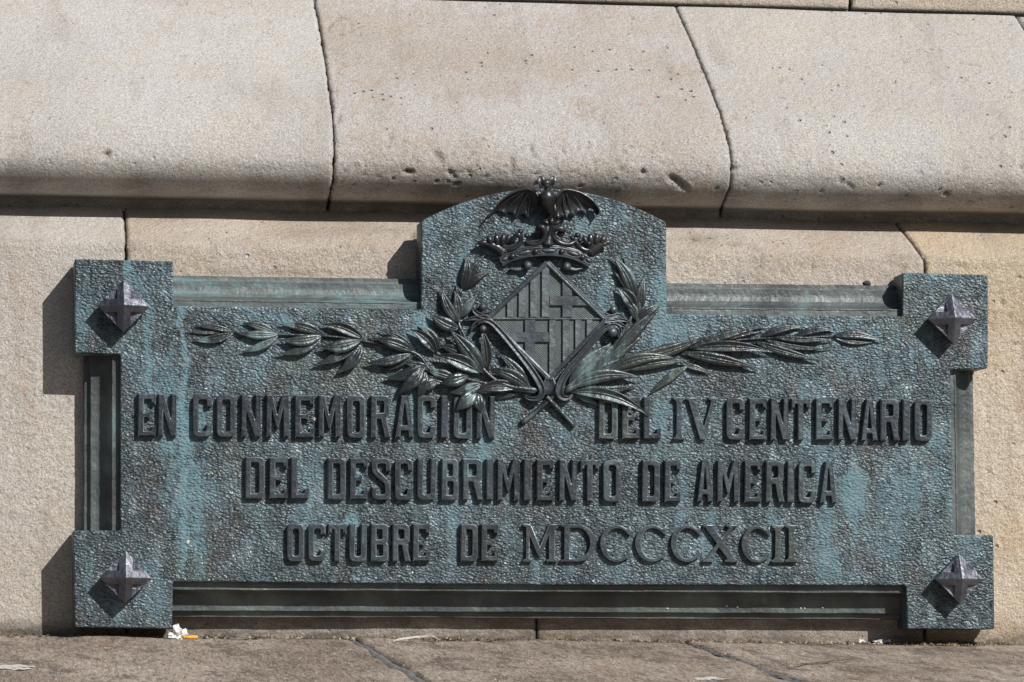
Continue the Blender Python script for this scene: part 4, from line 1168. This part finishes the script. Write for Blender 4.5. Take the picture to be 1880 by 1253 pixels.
# upper volutes at the shield's side corners
for sgn, pts, bl in ((-1, [z1(640, 930), z1(590, 985), z1(545, 1005), z1(500, 1000), z1(470, 975)], z1(512, 955)), (1, [z1(1250, 930), z1(1305, 985), z1(1360, 1010), z1(1415, 1022), z1(1450, 1000)], z1(1415, 972))):
    v_ = Relief()
    strap_into(v_, [(*p, 12-i*.8) for i, p in enumerate(pts)], [4, 8, 9, 8, 4], 8)
    v_.ball(*bl, 11, 7.5, 7.5, 8)
    v_.build('volute', M_RELIEF, plaque)
# acanthus tips beyond the side corners
for pts in ([z1(560, 1035), z1(500, 1030), z1(440, 1035), z1(375, 1050)], [z1(570, 1045), z1(500, 1055), z1(450, 1085), z1(430, 1130)], [z1(540, 1030), z1(490, 1010), z1(455, 985), z1(450, 955)],
            [z1(1350, 1040), z1(1420, 1045), z1(1480, 1045), z1(1535, 1060)], [z1(1350, 1050), z1(1420, 1060), z1(1470, 1080), z1(1510, 1100)], [z1(1360, 1030), z1(1410, 1022), z1(1450, 1010), z1(1490, 1030)]):
    r = Relief(); strap_into(r, [(*p, 13-i*1.8) for i, p in enumerate(pts)], [9, 11, 8, 2], 8); r.build('acanthus_tip', M_RELIEF, plaque)

# ------------- crown
cr = Relief()
bandc = [(*zb4(385, 1125), 8), (*zb4(500, 1062), 12), (*zb4(650, 1022), 16), (*zb4(800, 998), 19), (*zb4(950, 990), 20), (*zb4(1100, 998), 19), (*zb4(1250, 1028), 16), (*zb4(1390, 1080), 12), (*zb4(1490, 1140), 8)]
c = [tuple(p) for p in catmull(bandc, 6)]
cr.sweep(c, [20.5]*len(c), [(-1, -1), (-.95, 1.6), (-.8, 2.2), (-.7, 1.2), (-.62, 2.0), (-.5, 2.0), (-.42, .2), (.42, .2), (.5, 2.0), (.62, 2.0), (.7, 1.2), (.8, 2.2), (.95, 1.6), (1, -1)], 10)
# circlet wall rising above the band towards the fleurons
c = [(p[0], p[1]-13.5, p[2]-1.5) for p in c]
cr.sweep(c, [13]*len(c), [(-1, 2), (-.5, 1.2), (.5, .2), (1, -.5)], 10)
# hollow underside rim
c2 = [(*zb4(420, 1190), 5), (*zb4(560, 1225), 4), (*zb4(950, 1245), 3), (*zb4(1330, 1228), 4), (*zb4(1470, 1190), 5)]
crown = cr.build('crown', M_RELIEF, plaque, angle=50)
for (x, y, rx, ry, a_) in ((675, 1018, 86, 26, -14), (975, 992, 92, 27, 1), (1265, 1026, 84, 26, 17), (440, 1095, 40, 24, -28), (1455, 1108, 42, 26, 32)):
    r = Relief(); px, py = zb4(x, y); hh = float(np.interp(px, [p[0] for p in c], [p[2] for p in c]))+2.2
    r.ball(px, py, hh, rx/6.596, ry/6.596, 3.6, a_, 18, 8)
    ring = [(px+(rx/6.6+2.2)*math.cos(t)*math.cos(math.radians(a_))-(ry/6.6+2)*math.sin(t)*math.sin(math.radians(a_)), py+(rx/6.6+2.2)*math.cos(t)*math.sin(math.radians(a_))+(ry/6.6+2)*math.sin(t)*math.cos(math.radians(a_)), hh) for t in np.linspace(0, 2*math.pi, 25)]
    r.tube(ring, 1.0, 6)
    r.build('jewel', M_RELIEF, crown)
for (x, y) in ((535, 1060), (815, 1003), (1132, 1004), (1382, 1072)):
    r = Relief(); px, py = zb4(x, y); hh = float(np.interp(px, [p[0] for p in c], [p[2] for p in c]))+3
    r.ball(px, py, hh, 5.4, 5.4, 5); r.build('jewel', M_DARK, crown)
def fleuron(parts, mat=M_DARK):
    r = Relief()
    for kind, *a in parts:
        if kind == 't':
            pts, rad = a; cc = [tuple(p) for p in catmull([(*zb4(x, y), h) for x, y, h in pts], 5)]
            r.tube(cc, list(np.interp(np.linspace(0, 1, len(cc)), np.linspace(0, 1, len(rad)), [q*1.22/6.596 for q in rad])), 9)
        else:
            x, y, h, rx, ry, rh = a[:6]; r.ball(*zb4(x, y), h, rx/6.596, ry/6.596, rh, a[6] if len(a) > 6 else 0)
    return r.build('fleuron', mat, crown)
# centre trefoil
fleuron([('t', [(965, 905, 18), (985, 800, 22), (1005, 700, 25), (1005, 660, 26)], [62, 24, 20, 24]), ('b', 1008, 640, 27, 34, 44, 6), ('b', 945, 652, 25, 52, 28, 5, 30), ('b', 1068, 658, 25, 50, 28, 5, -30), ('b', 945, 625, 27, 18, 16, 3), ('b', 1015, 612, 28, 20, 16, 3)], M_DARK)
# scrolls beside it
fleuron([('t', [(690, 880, 17), (760, 912, 18), (850, 905, 19), (915, 850, 20), (930, 780, 22), (900, 715, 25), (850, 700, 26)], [18, 26, 28, 26, 30, 34, 22]), ('b', 705, 812, 20, 34, 34, 5.5), ('b', 860, 740, 20, 58, 50, 5), ('b', 630, 762, 20, 34, 34, 5.5)])
fleuron([('t', [(1290, 880, 17), (1230, 915, 18), (1130, 905, 19), (1060, 860, 20), (1020, 790, 22), (1050, 725, 25), (1130, 730, 26), (1165, 765, 22)], [18, 26, 28, 26, 26, 34, 36, 20]), ('b', 1262, 838, 20, 32, 32, 5.5), ('b', 1120, 790, 19, 50, 40, 5), ('b', 1322, 805, 20, 40, 34, 6)])
fleuron([('t', [(430, 975, 12), (520, 975, 14), (600, 930, 15), (640, 860, 17), (610, 800, 19), (560, 800, 19)], [20, 26, 26, 24, 30, 20]), ('b', 560, 830, 17, 80, 30, 5, -50)])
fleuron([('t', [(1490, 990, 12), (1420, 985, 14), (1350, 950, 15), (1310, 890, 17)], [20, 26, 26, 22]), ('b', 1455, 890, 15, 52, 50, 6), ('b', 1352, 868, 18, 34, 32, 5)])
# side leaves
fleuron([('t', [(425, 1010, 9), (360, 960, 11), (290, 925, 13), (200, 905, 15)], [52, 50, 42, 20]), ('b', 175, 895, 15, 66, 34, 5, -8), ('b', 262, 862, 17, 62, 38, 6, 62), ('b', 345, 858, 18, 74, 40, 6, 80), ('b', 420, 860, 18, 74, 40, 6, 98), ('b', 478, 855, 17, 68, 34, 5.5, 120), ('b', 395, 920, 13, 90, 60, 6, 30)])
fleuron([('t', [(1475, 1010, 9), (1540, 960, 11), (1600, 920, 13), (1680, 900, 15)], [52, 50, 40, 20]), ('b', 1680, 890, 15, 46, 30, 4, 10), ('b', 1632, 862, 17, 58, 38, 6, 118), ('b', 1552, 850, 18, 70, 40, 6, 100), ('b', 1482, 855, 18, 74, 40, 6, 84), ('b', 1420, 868, 17, 68, 34, 5.5, 62), ('b', 1520, 930, 13, 90, 54, 6, -30), ('b', 1460, 905, 20, 26, 26, 5)])
wb = Relief()
webp = [(372, 1010), (350, 965), (430, 985), (520, 985), (600, 935), (645, 890), (700, 905), (770, 940), (850, 935), (915, 885), (948, 790), (1030, 790), (1062, 880), (1130, 930), (1220, 940), (1290, 900), (1325, 960), (1410, 995), (1500, 985), (1530, 975), (1505, 1050), (1380, 1000), (1250, 960), (1100, 935), (950, 930), (800, 940), (650, 965), (500, 1005)]
wb.prism([zb4(*p) for p in webp], 1, 15.5, 1.0)
wb.build('crown_web', M_RELIEF, crown, smooth=False)
# inner balls and leaves below the rim
for pts, bx in (([(500, 1210), (580, 1225), (650, 1215), (700, 1190)], (720, 1172)), ([(1380, 1210), (1300, 1225), (1240, 1215), (1210, 1195)], (1193, 1185))):
    r = Relief(); r.sweep([(*zb4(x, y), 8) for x, y in pts], [1, 6, 8, 3], [(-1, 0), (0, 2), (1, 0)], 6)
    r.ball(*zb4(*bx), 12, 8, 8, 8); r.build('crown_pendant', M_RELIEF, crown)

# ------------- bat
bt = Relief()
def tb(pts, rad, seg=12, flat=1.0):
    cc = [tuple(p) for p in catmull([(*zb4(x, y), h) for x, y, h in pts], 5)]
    bt.tube(cc, list(np.interp(np.linspace(0, 1, len(cc)), np.linspace(0, 1, len(rad)), [q/6.596 for q in rad])), seg, flat)
tb([(958, 252, 26), (958, 275, 27), (958, 330, 28), (962, 400, 25), (975, 480, 20), (985, 560, 14), (985, 640, 12)], [20, 74, 102, 96, 68, 48, 28])
tb([(1035, 420, 12), (1050, 500, 13), (1045, 600, 12)], [22, 30, 16]); tb([(985, 500, 18), (1000, 560, 18), (960, 620, 16)], [26, 22, 12])
bat = bt.build('bat', M_DARK, plaque); bat['label'] = 'spread winged bat perched on top of the crown'
hd = Relief()
for (x, y, h, rx, ry, rh) in ((948, 172, 34, 62, 50, 9), (952, 205, 36, 34, 22, 8)): hd.ball(*zb4(x, y), h, rx/6.596, ry/6.596, rh)
cc = [(*zb4(950, 200), 30), (*zb4(955, 240), 27), (*zb4(958, 270), 25)]; hd.tube(cc, [6, 6.5, 7])
head = hd.build('head', M_DARK, bat)
for sx, pts in ((-1, [(912, 195), (878, 145), (874, 88)]), (1, [(988, 195), (1022, 145), (1032, 88)])):
    e = Relief(); e.sweep([(*zb4(x, y), 36-i*.5) for i, (x, y) in enumerate(pts)], [12, 17, 6], [(-1, 1.5), (-.4, 0), (0, -1), (.4, 0), (1, 1.5)], 3); e.build('ear', M_DARK, bat)
def wing(top, scal, fing, hroot, htip, side):
    w_ = Relief()
    T = [tuple(p) for p in catmull([(*zb4(x, y), 0) for x, y in top], 5)]
    S = [tuple(p) for p in catmull([(*zb4(x, y), 0) for x, y in scal], 5)]
    n = 36
    T, _ = resample([(p[0], p[1]) for p in T], 1e9) if False else (np.array([[np.interp(k/n, np.linspace(0, 1, len(T)), [p[0] for p in T]), np.interp(k/n, np.linspace(0, 1, len(T)), [p[1] for p in T])] for k in range(n+1)]), 0)
    S = np.array([[np.interp(k/n, np.linspace(0, 1, len(S)), [p[0] for p in S]), np.interp(k/n, np.linspace(0, 1, len(S)), [p[1] for p in S])] for k in range(n+1)])
    m_ = 10; grid = []; gb = []
    for i in range(n+1):
        rr, rb_ = [], []
        for j in range(m_+1):
            k = j/m_; p = T[i]*(1-k)+S[i]*k
            u = i/n
            edge = hroot+(htip-hroot)*u
            h = edge+11*(1-k)**2-4.5*math.sin(math.pi*k)*(1-.4*u)-2*k
            h += -2.4*abs(math.sin(u*math.pi*4))*k*(1-k*.4)+1.6*k
            rr.append(w_.add(p[0], p[1], h)); rb_.append(w_.add(p[0], p[1], max(1, h-2.2)))
        grid.append(rr); gb.append(rb_)
    for i in range(n):
        for j in range(m_):
            w_.f.append((grid[i][j], grid[i+1][j], grid[i+1][j+1], grid[i][j+1]))
            w_.f.append((gb[i][j], gb[i][j+1], gb[i+1][j+1], gb[i+1][j]))
        w_.f.append((grid[i][0], gb[i][0], gb[i+1][0], grid[i+1][0])); w_.f.append((grid[i][m_], grid[i+1][m_], gb[i+1][m_], gb[i][m_]))
    w_.f.append(tuple(grid[0]+gb[0][::-1])); w_.f.append(tuple(grid[n][::-1]+gb[n]))
    # arm bone along the top
    w_.tube([(T[i][0], T[i][1], hroot+(htip-hroot)*i/n+11) for i in range(0, n+1, 2)], [3.4-2.0*i/n for i in range(0, n+1, 2)], 8)
    wo = w_.build('wing', M_DARK, bat)
    for (a_, b_, m2) in fing:
        fr = Relief(); pa, pb, pm = zb4(*a_), zb4(*b_), zb4(*m2)
        cc = [tuple(p) for p in catmull([(*pa, hroot+5), (*pm, hroot*.5+htip*.5+1.5), (*pb, htip+hroot*.3)], 5)]
        fr.tube(cc, [1.5-.8*i/len(cc) for i in range(len(cc))], 7); fr.build('wing_bone', M_DARK, bat)
wing([(850, 330), (800, 275), (720, 250), (610, 265), (490, 320), (370, 420), (228, 595)],
     [(850, 500), (800, 560), (712, 600), (690, 560), (630, 545), (575, 600), (555, 560), (490, 525), (440, 555), (420, 530), (350, 510), (295, 545), (228, 597)],
     [((770, 280), (712, 595), (735, 430)), ((740, 270), (575, 595), (630, 450)), ((690, 270), (435, 550), (530, 420)), ((640, 275), (300, 540), (420, 420))], 13, 7, -1)
wing([(1055, 350), (1110, 290), (1160, 255), (1270, 265), (1400, 310), (1520, 400), (1590, 510), (1565, 565)],
     [(1060, 500), (1080, 600), (1130, 580), (1190, 605), (1215, 560), (1290, 575), (1310, 530), (1370, 515), (1425, 555), (1440, 500), (1490, 480), (1530, 540), (1562, 567)],
     [((1150, 280), (1190, 600), (1150, 430)), ((1180, 280), (1290, 572), (1225, 430)), ((1230, 280), (1425, 552), (1345, 420))], 13, 8, 1)

flush()

# ------------------------------------------------------------------ small litter and dirt at the foot of the wall
def crumb_mesh(n, place, smin, smax, name, mat, flat=.6):
    v, f = [], []
    for _ in range(n):
        c, sz = place(), random.uniform(smin, smax)*random.choice((1, 1, .7, 1.5))
        k = len(v)
        ang = random.uniform(0, 6.28)
        base = [(math.cos(ang+q*1.57), math.sin(ang+q*1.57)) for q in range(4)]
        for (x, y) in base:
            rr = random.uniform(.6, 1.2)*sz
            v.append(c+ex*x*rr+ey*y*rr*.8-gn*sz*.3)
        v.append(c+gn*sz*flat*random.uniform(.6, 1.3)+ex*random.uniform(-.3, .3)*sz); v.append(c-gn*sz*.5)
        for q in range(4):
            f.append((k+q, k+(q+1) % 4, k+4)); f.append((k+(q+1) % 4, k+q, k+5))
    return mesh(name, v, f)
M_CR1 = simple('brown_grit', (.13, .095, .06), .95)
M_CR2 = simple('pale_grit', (.33, .28, .22), .95)
M_CR3 = simple('dark_grit', (.04, .033, .028), .95)
def along(xs, spread):
    def fn():
        px = random.choice(xs); px = random.uniform(*px)
        s, _t = gst(onground(px, 1175+px*.0085))
        return gpt(s, abs(random.gauss(0, spread)), .002)
    return fn
for nm, mt, n_, xs, sp, a_, b_ in (('brown_grit', M_CR1, 1500, ((130, 330), (1650, 1880), (1720, 1830), (0, 1880)), .022, .0014, .0058),
        ('pale_grit', M_CR2, 300, ((130, 330), (330, 900), (1000, 1650), (1650, 1880), (0, 1880)), .03, .0012, .0044),
        ('dark_grit', M_CR3, 500, ((0, 1880), (1650, 1880)), .02, .001, .0036)):
    o = link(nm, crumb_mesh(n_, along(xs, sp), a_, b_, nm, mt), mt)
    tag(o, {'brown_grit': 'brown soil crumbs gathered along the foot of the wall', 'pale_grit': 'pale stone grains scattered along the foot of the wall', 'dark_grit': 'dark specks of dirt strewn along the wall base'}[nm], 'grit', kind='stuff')
def allover():
    s = random.uniform(-.1, 2.0); return gpt(s, random.uniform(.02, 1.5), .003)
o = link('loose_grains', crumb_mesh(260, allover, .0010, .0030, 'loose_grains', M_CR2), M_CR2); tag(o, 'sparse tiny pale grains lying across the paving', 'grit', kind='stuff')

M_PAPER = simple('white_paper', (.72, .71, .68), .8, bump=(150, .003))
M_FILT = simple('orange_filter_paper', (.72, .33, .05), .7)
def blob_mesh(name, c, r3, jag, sub=3, seed=0):
    bm = bmesh.new(); bmesh.ops.create_icosphere(bm, subdivisions=sub, radius=1)
    for v in bm.verts:
        k = 1+jag*noise.noise(v.co*1.7+Vector((seed, 0, 0)))*1.6+jag*.6*noise.noise(v.co*4+Vector((0, seed, 0)))
        q = v.co*k
        w = Vector(c)+Vector(ex)*q.x*r3[0]+Vector(ey)*q.y*r3[1]+Vector(gn)*q.z*r3[2]
        v.co = w
    me = bpy.data.meshes.new(name); bm.to_mesh(me); bm.free(); return me
def gp(px, py, h=0): s, t = gst(onground(px, py)); return gpt(s, t, h)

cb = empty('cigarette_butt', tuple(gp(338, 1175)), 'crushed cigarette butt with orange filter at the foot of the lower left corner', 'cigarette butt')
c0 = gp(325, 1174, .009)
link('torn_paper', blob_mesh('torn_paper', c0, (.013, .009, .011), .75, 3, 4), M_PAPER, cb, smooth=False)
link('torn_paper', blob_mesh('torn_paper', gp(318, 1175, .004), (.008, .006, .005), .8, 2, 9), M_PAPER, cb, smooth=False)
a_, b_ = gp(336, 1175, .0048), gp(362, 1175, .0045)
b_ = np.array(b_)
def cyl(name, A, B, r, mat, parent, seg=14):
    A, B = Vector(A), Vector(B); t = (B-A).normalized(); s_ = t.cross(Vector((0, 0, 1))).normalized(); u = s_.cross(t)
    v, f = [], []
    for k, P in enumerate((A, A.lerp(B, .5), B)):
        for q in range(seg):
            an = 2*math.pi*q/seg; v.append(P+s_*math.cos(an)*r+u*math.sin(an)*r*(.85 if k else .7))
    for k in range(2):
        for q in range(seg): f.append((k*seg+q, k*seg+(q+1) % seg, (k+1)*seg+(q+1) % seg, (k+1)*seg+q))
    f.append(tuple(range(seg))[::-1]); f.append(tuple(range(2*seg, 3*seg)))
    o = link(name, mesh(name, v, f), mat, parent, smooth=True)
    try: o.data.set_sharp_from_angle(angle=.8)
    except Exception: pass
    return o
cyl('filter', a_, b_, .0042, M_FILT, cb)

# long pale feather / strip
M_FEATH = simple('grey_feather', (.46, .43, .39), .8)
def strip_obj(pts, ws, name, mat):
    v, f = [], []
    n = len(pts)
    for i, (px, py, h) in enumerate(pts):
        p = np.array(gp(px, py)); w = ws[i]/1000
        v += [p+gn*h-ey*w, p+gn*(h+.0035), p+gn*h+ey*w, p+gn*(h-.001)]
    for i in range(n-1):
        for q in range(4): f.append((i*4+q, i*4+(q+1) % 4, i*4+4+(q+1) % 4, i*4+4+q))
    f.append((0, 1, 2, 3)); f.append(tuple(n*4-4+q for q in (3, 2, 1, 0)))
    return link(name, mesh(name, v, f), mat, smooth=True)
pts = [(722, 1180, .001), (735, 1179, .004), (760, 1178.5, .007), (778, 1178, .008), (786, 1178, .009), (796, 1178.5, .008), (806, 1180, .002)]
o = strip_obj(pts, [3, 5, 6, 8, 16, 18, 4], 'feather', M_FEATH)
tag(o, 'thin grey feather lying at the wall foot below the middle of the plaque', 'feather')
def scrap(px, py, r3, name, mat, label, cat, seed, jag=.6, group=None):
    o = link(name, blob_mesh(name, gp(px, py, r3[2]*.7), r3, jag, 2, seed), mat, None, smooth=False)
    o['label'] = label; o['category'] = cat
    if name == 'paper_scrap': o['group'] = 'white paper scraps at the foot of the wall'
    return o
scrap(1495, 1180, (.0055, .004, .0038), 'orange_scrap', M_FILT, 'tiny orange scrap lying at the wall foot towards the right', 'litter', 3)
scrap(1580, 1181, (.007, .005, .004), 'paper_scrap', M_PAPER, 'flat pale paper scrap at the wall foot right of the orange scrap', 'litter', 5)
scrap(1612, 1183, (.009, .004, .004), 'paper_scrap', M_PAPER, 'torn white paper scrap at the edge of the shadow of the lower right corner', 'litter', 6, .9)
scrap(1630, 1182, (.008, .004, .004), 'paper_scrap', M_PAPER, 'small twisted white scrap just inside the shadow by the lower right corner', 'litter', 8, .9)
scrap(1758, 1178, (.007, .006, .009), 'paper_scrap', M_PAPER, 'upright white crumpled scrap under the lower right corner block', 'litter', 12, .7)
M_LIME = simple('white_lime', (.52, .51, .48), .9)
for (px, py, rx, ry, lab) in ((25, 1227, .026, .035, 'long white splash on the paving at the far left edge'), (1300, 1249, .024, .025, 'white splash on the paving at the bottom edge right of the middle')):
    o = link('white_splash', blob_mesh('white_splash', gp(px, py, .0020), (rx, ry, .0022), .45, 4, px), M_LIME); o['label'] = lab; o['category'] = 'splash'; o['group'] = 'white splashes on the paving'
lr = Relief()
for (px, py, rr) in ((345, 996, 3.2), (371, 1035, 2), (369, 1024, 1.6), (415, 1060, 1.6), (390, 870, 1.4), (578, 770, 3), (702, 697, 1.6), (757, 1052, 2), (1345, 1140, 0), (703, 1140, 0)):
    if rr: lr.ball(px, py, .5, rr, rr*1.3, 1.6, 20)
for (px, py) in ((1225, 1118), (1334, 1113), (1354, 1115), (1470, 1117), (1477, 1117), (1510, 1116)):
    lr.ball(px, py, -44, 2.2, 1.8, 2)
lo = lr.build('lime_speck', M_LIME, plaque); lo['kind'] = 'stuff'
M_PEB = simple('dark_pebble', (.055, .045, .045), .8)
me = bpy.data.meshes.new('pebble'); bm = bmesh.new(); bmesh.ops.create_icosphere(bm, subdivisions=2, radius=1)
pc = Vector(at(1592, 521, .060))
for v in bm.verts:
    k = 1+.35*noise.noise(v.co*1.5); v.co = Vector((v.co.x*k*.0085, v.co.y*k*.006, v.co.z*k*.0055))+pc
bm.to_mesh(me); bm.free(); o = link('pebble', me, M_PEB); tag(o, 'small dark pebble resting on the upper right frame moulding', 'pebble')

print('objects', len(bpy.data.objects), 'faces', sum(len(o.data.polygons) for o in bpy.data.objects if o.type == 'MESH'))
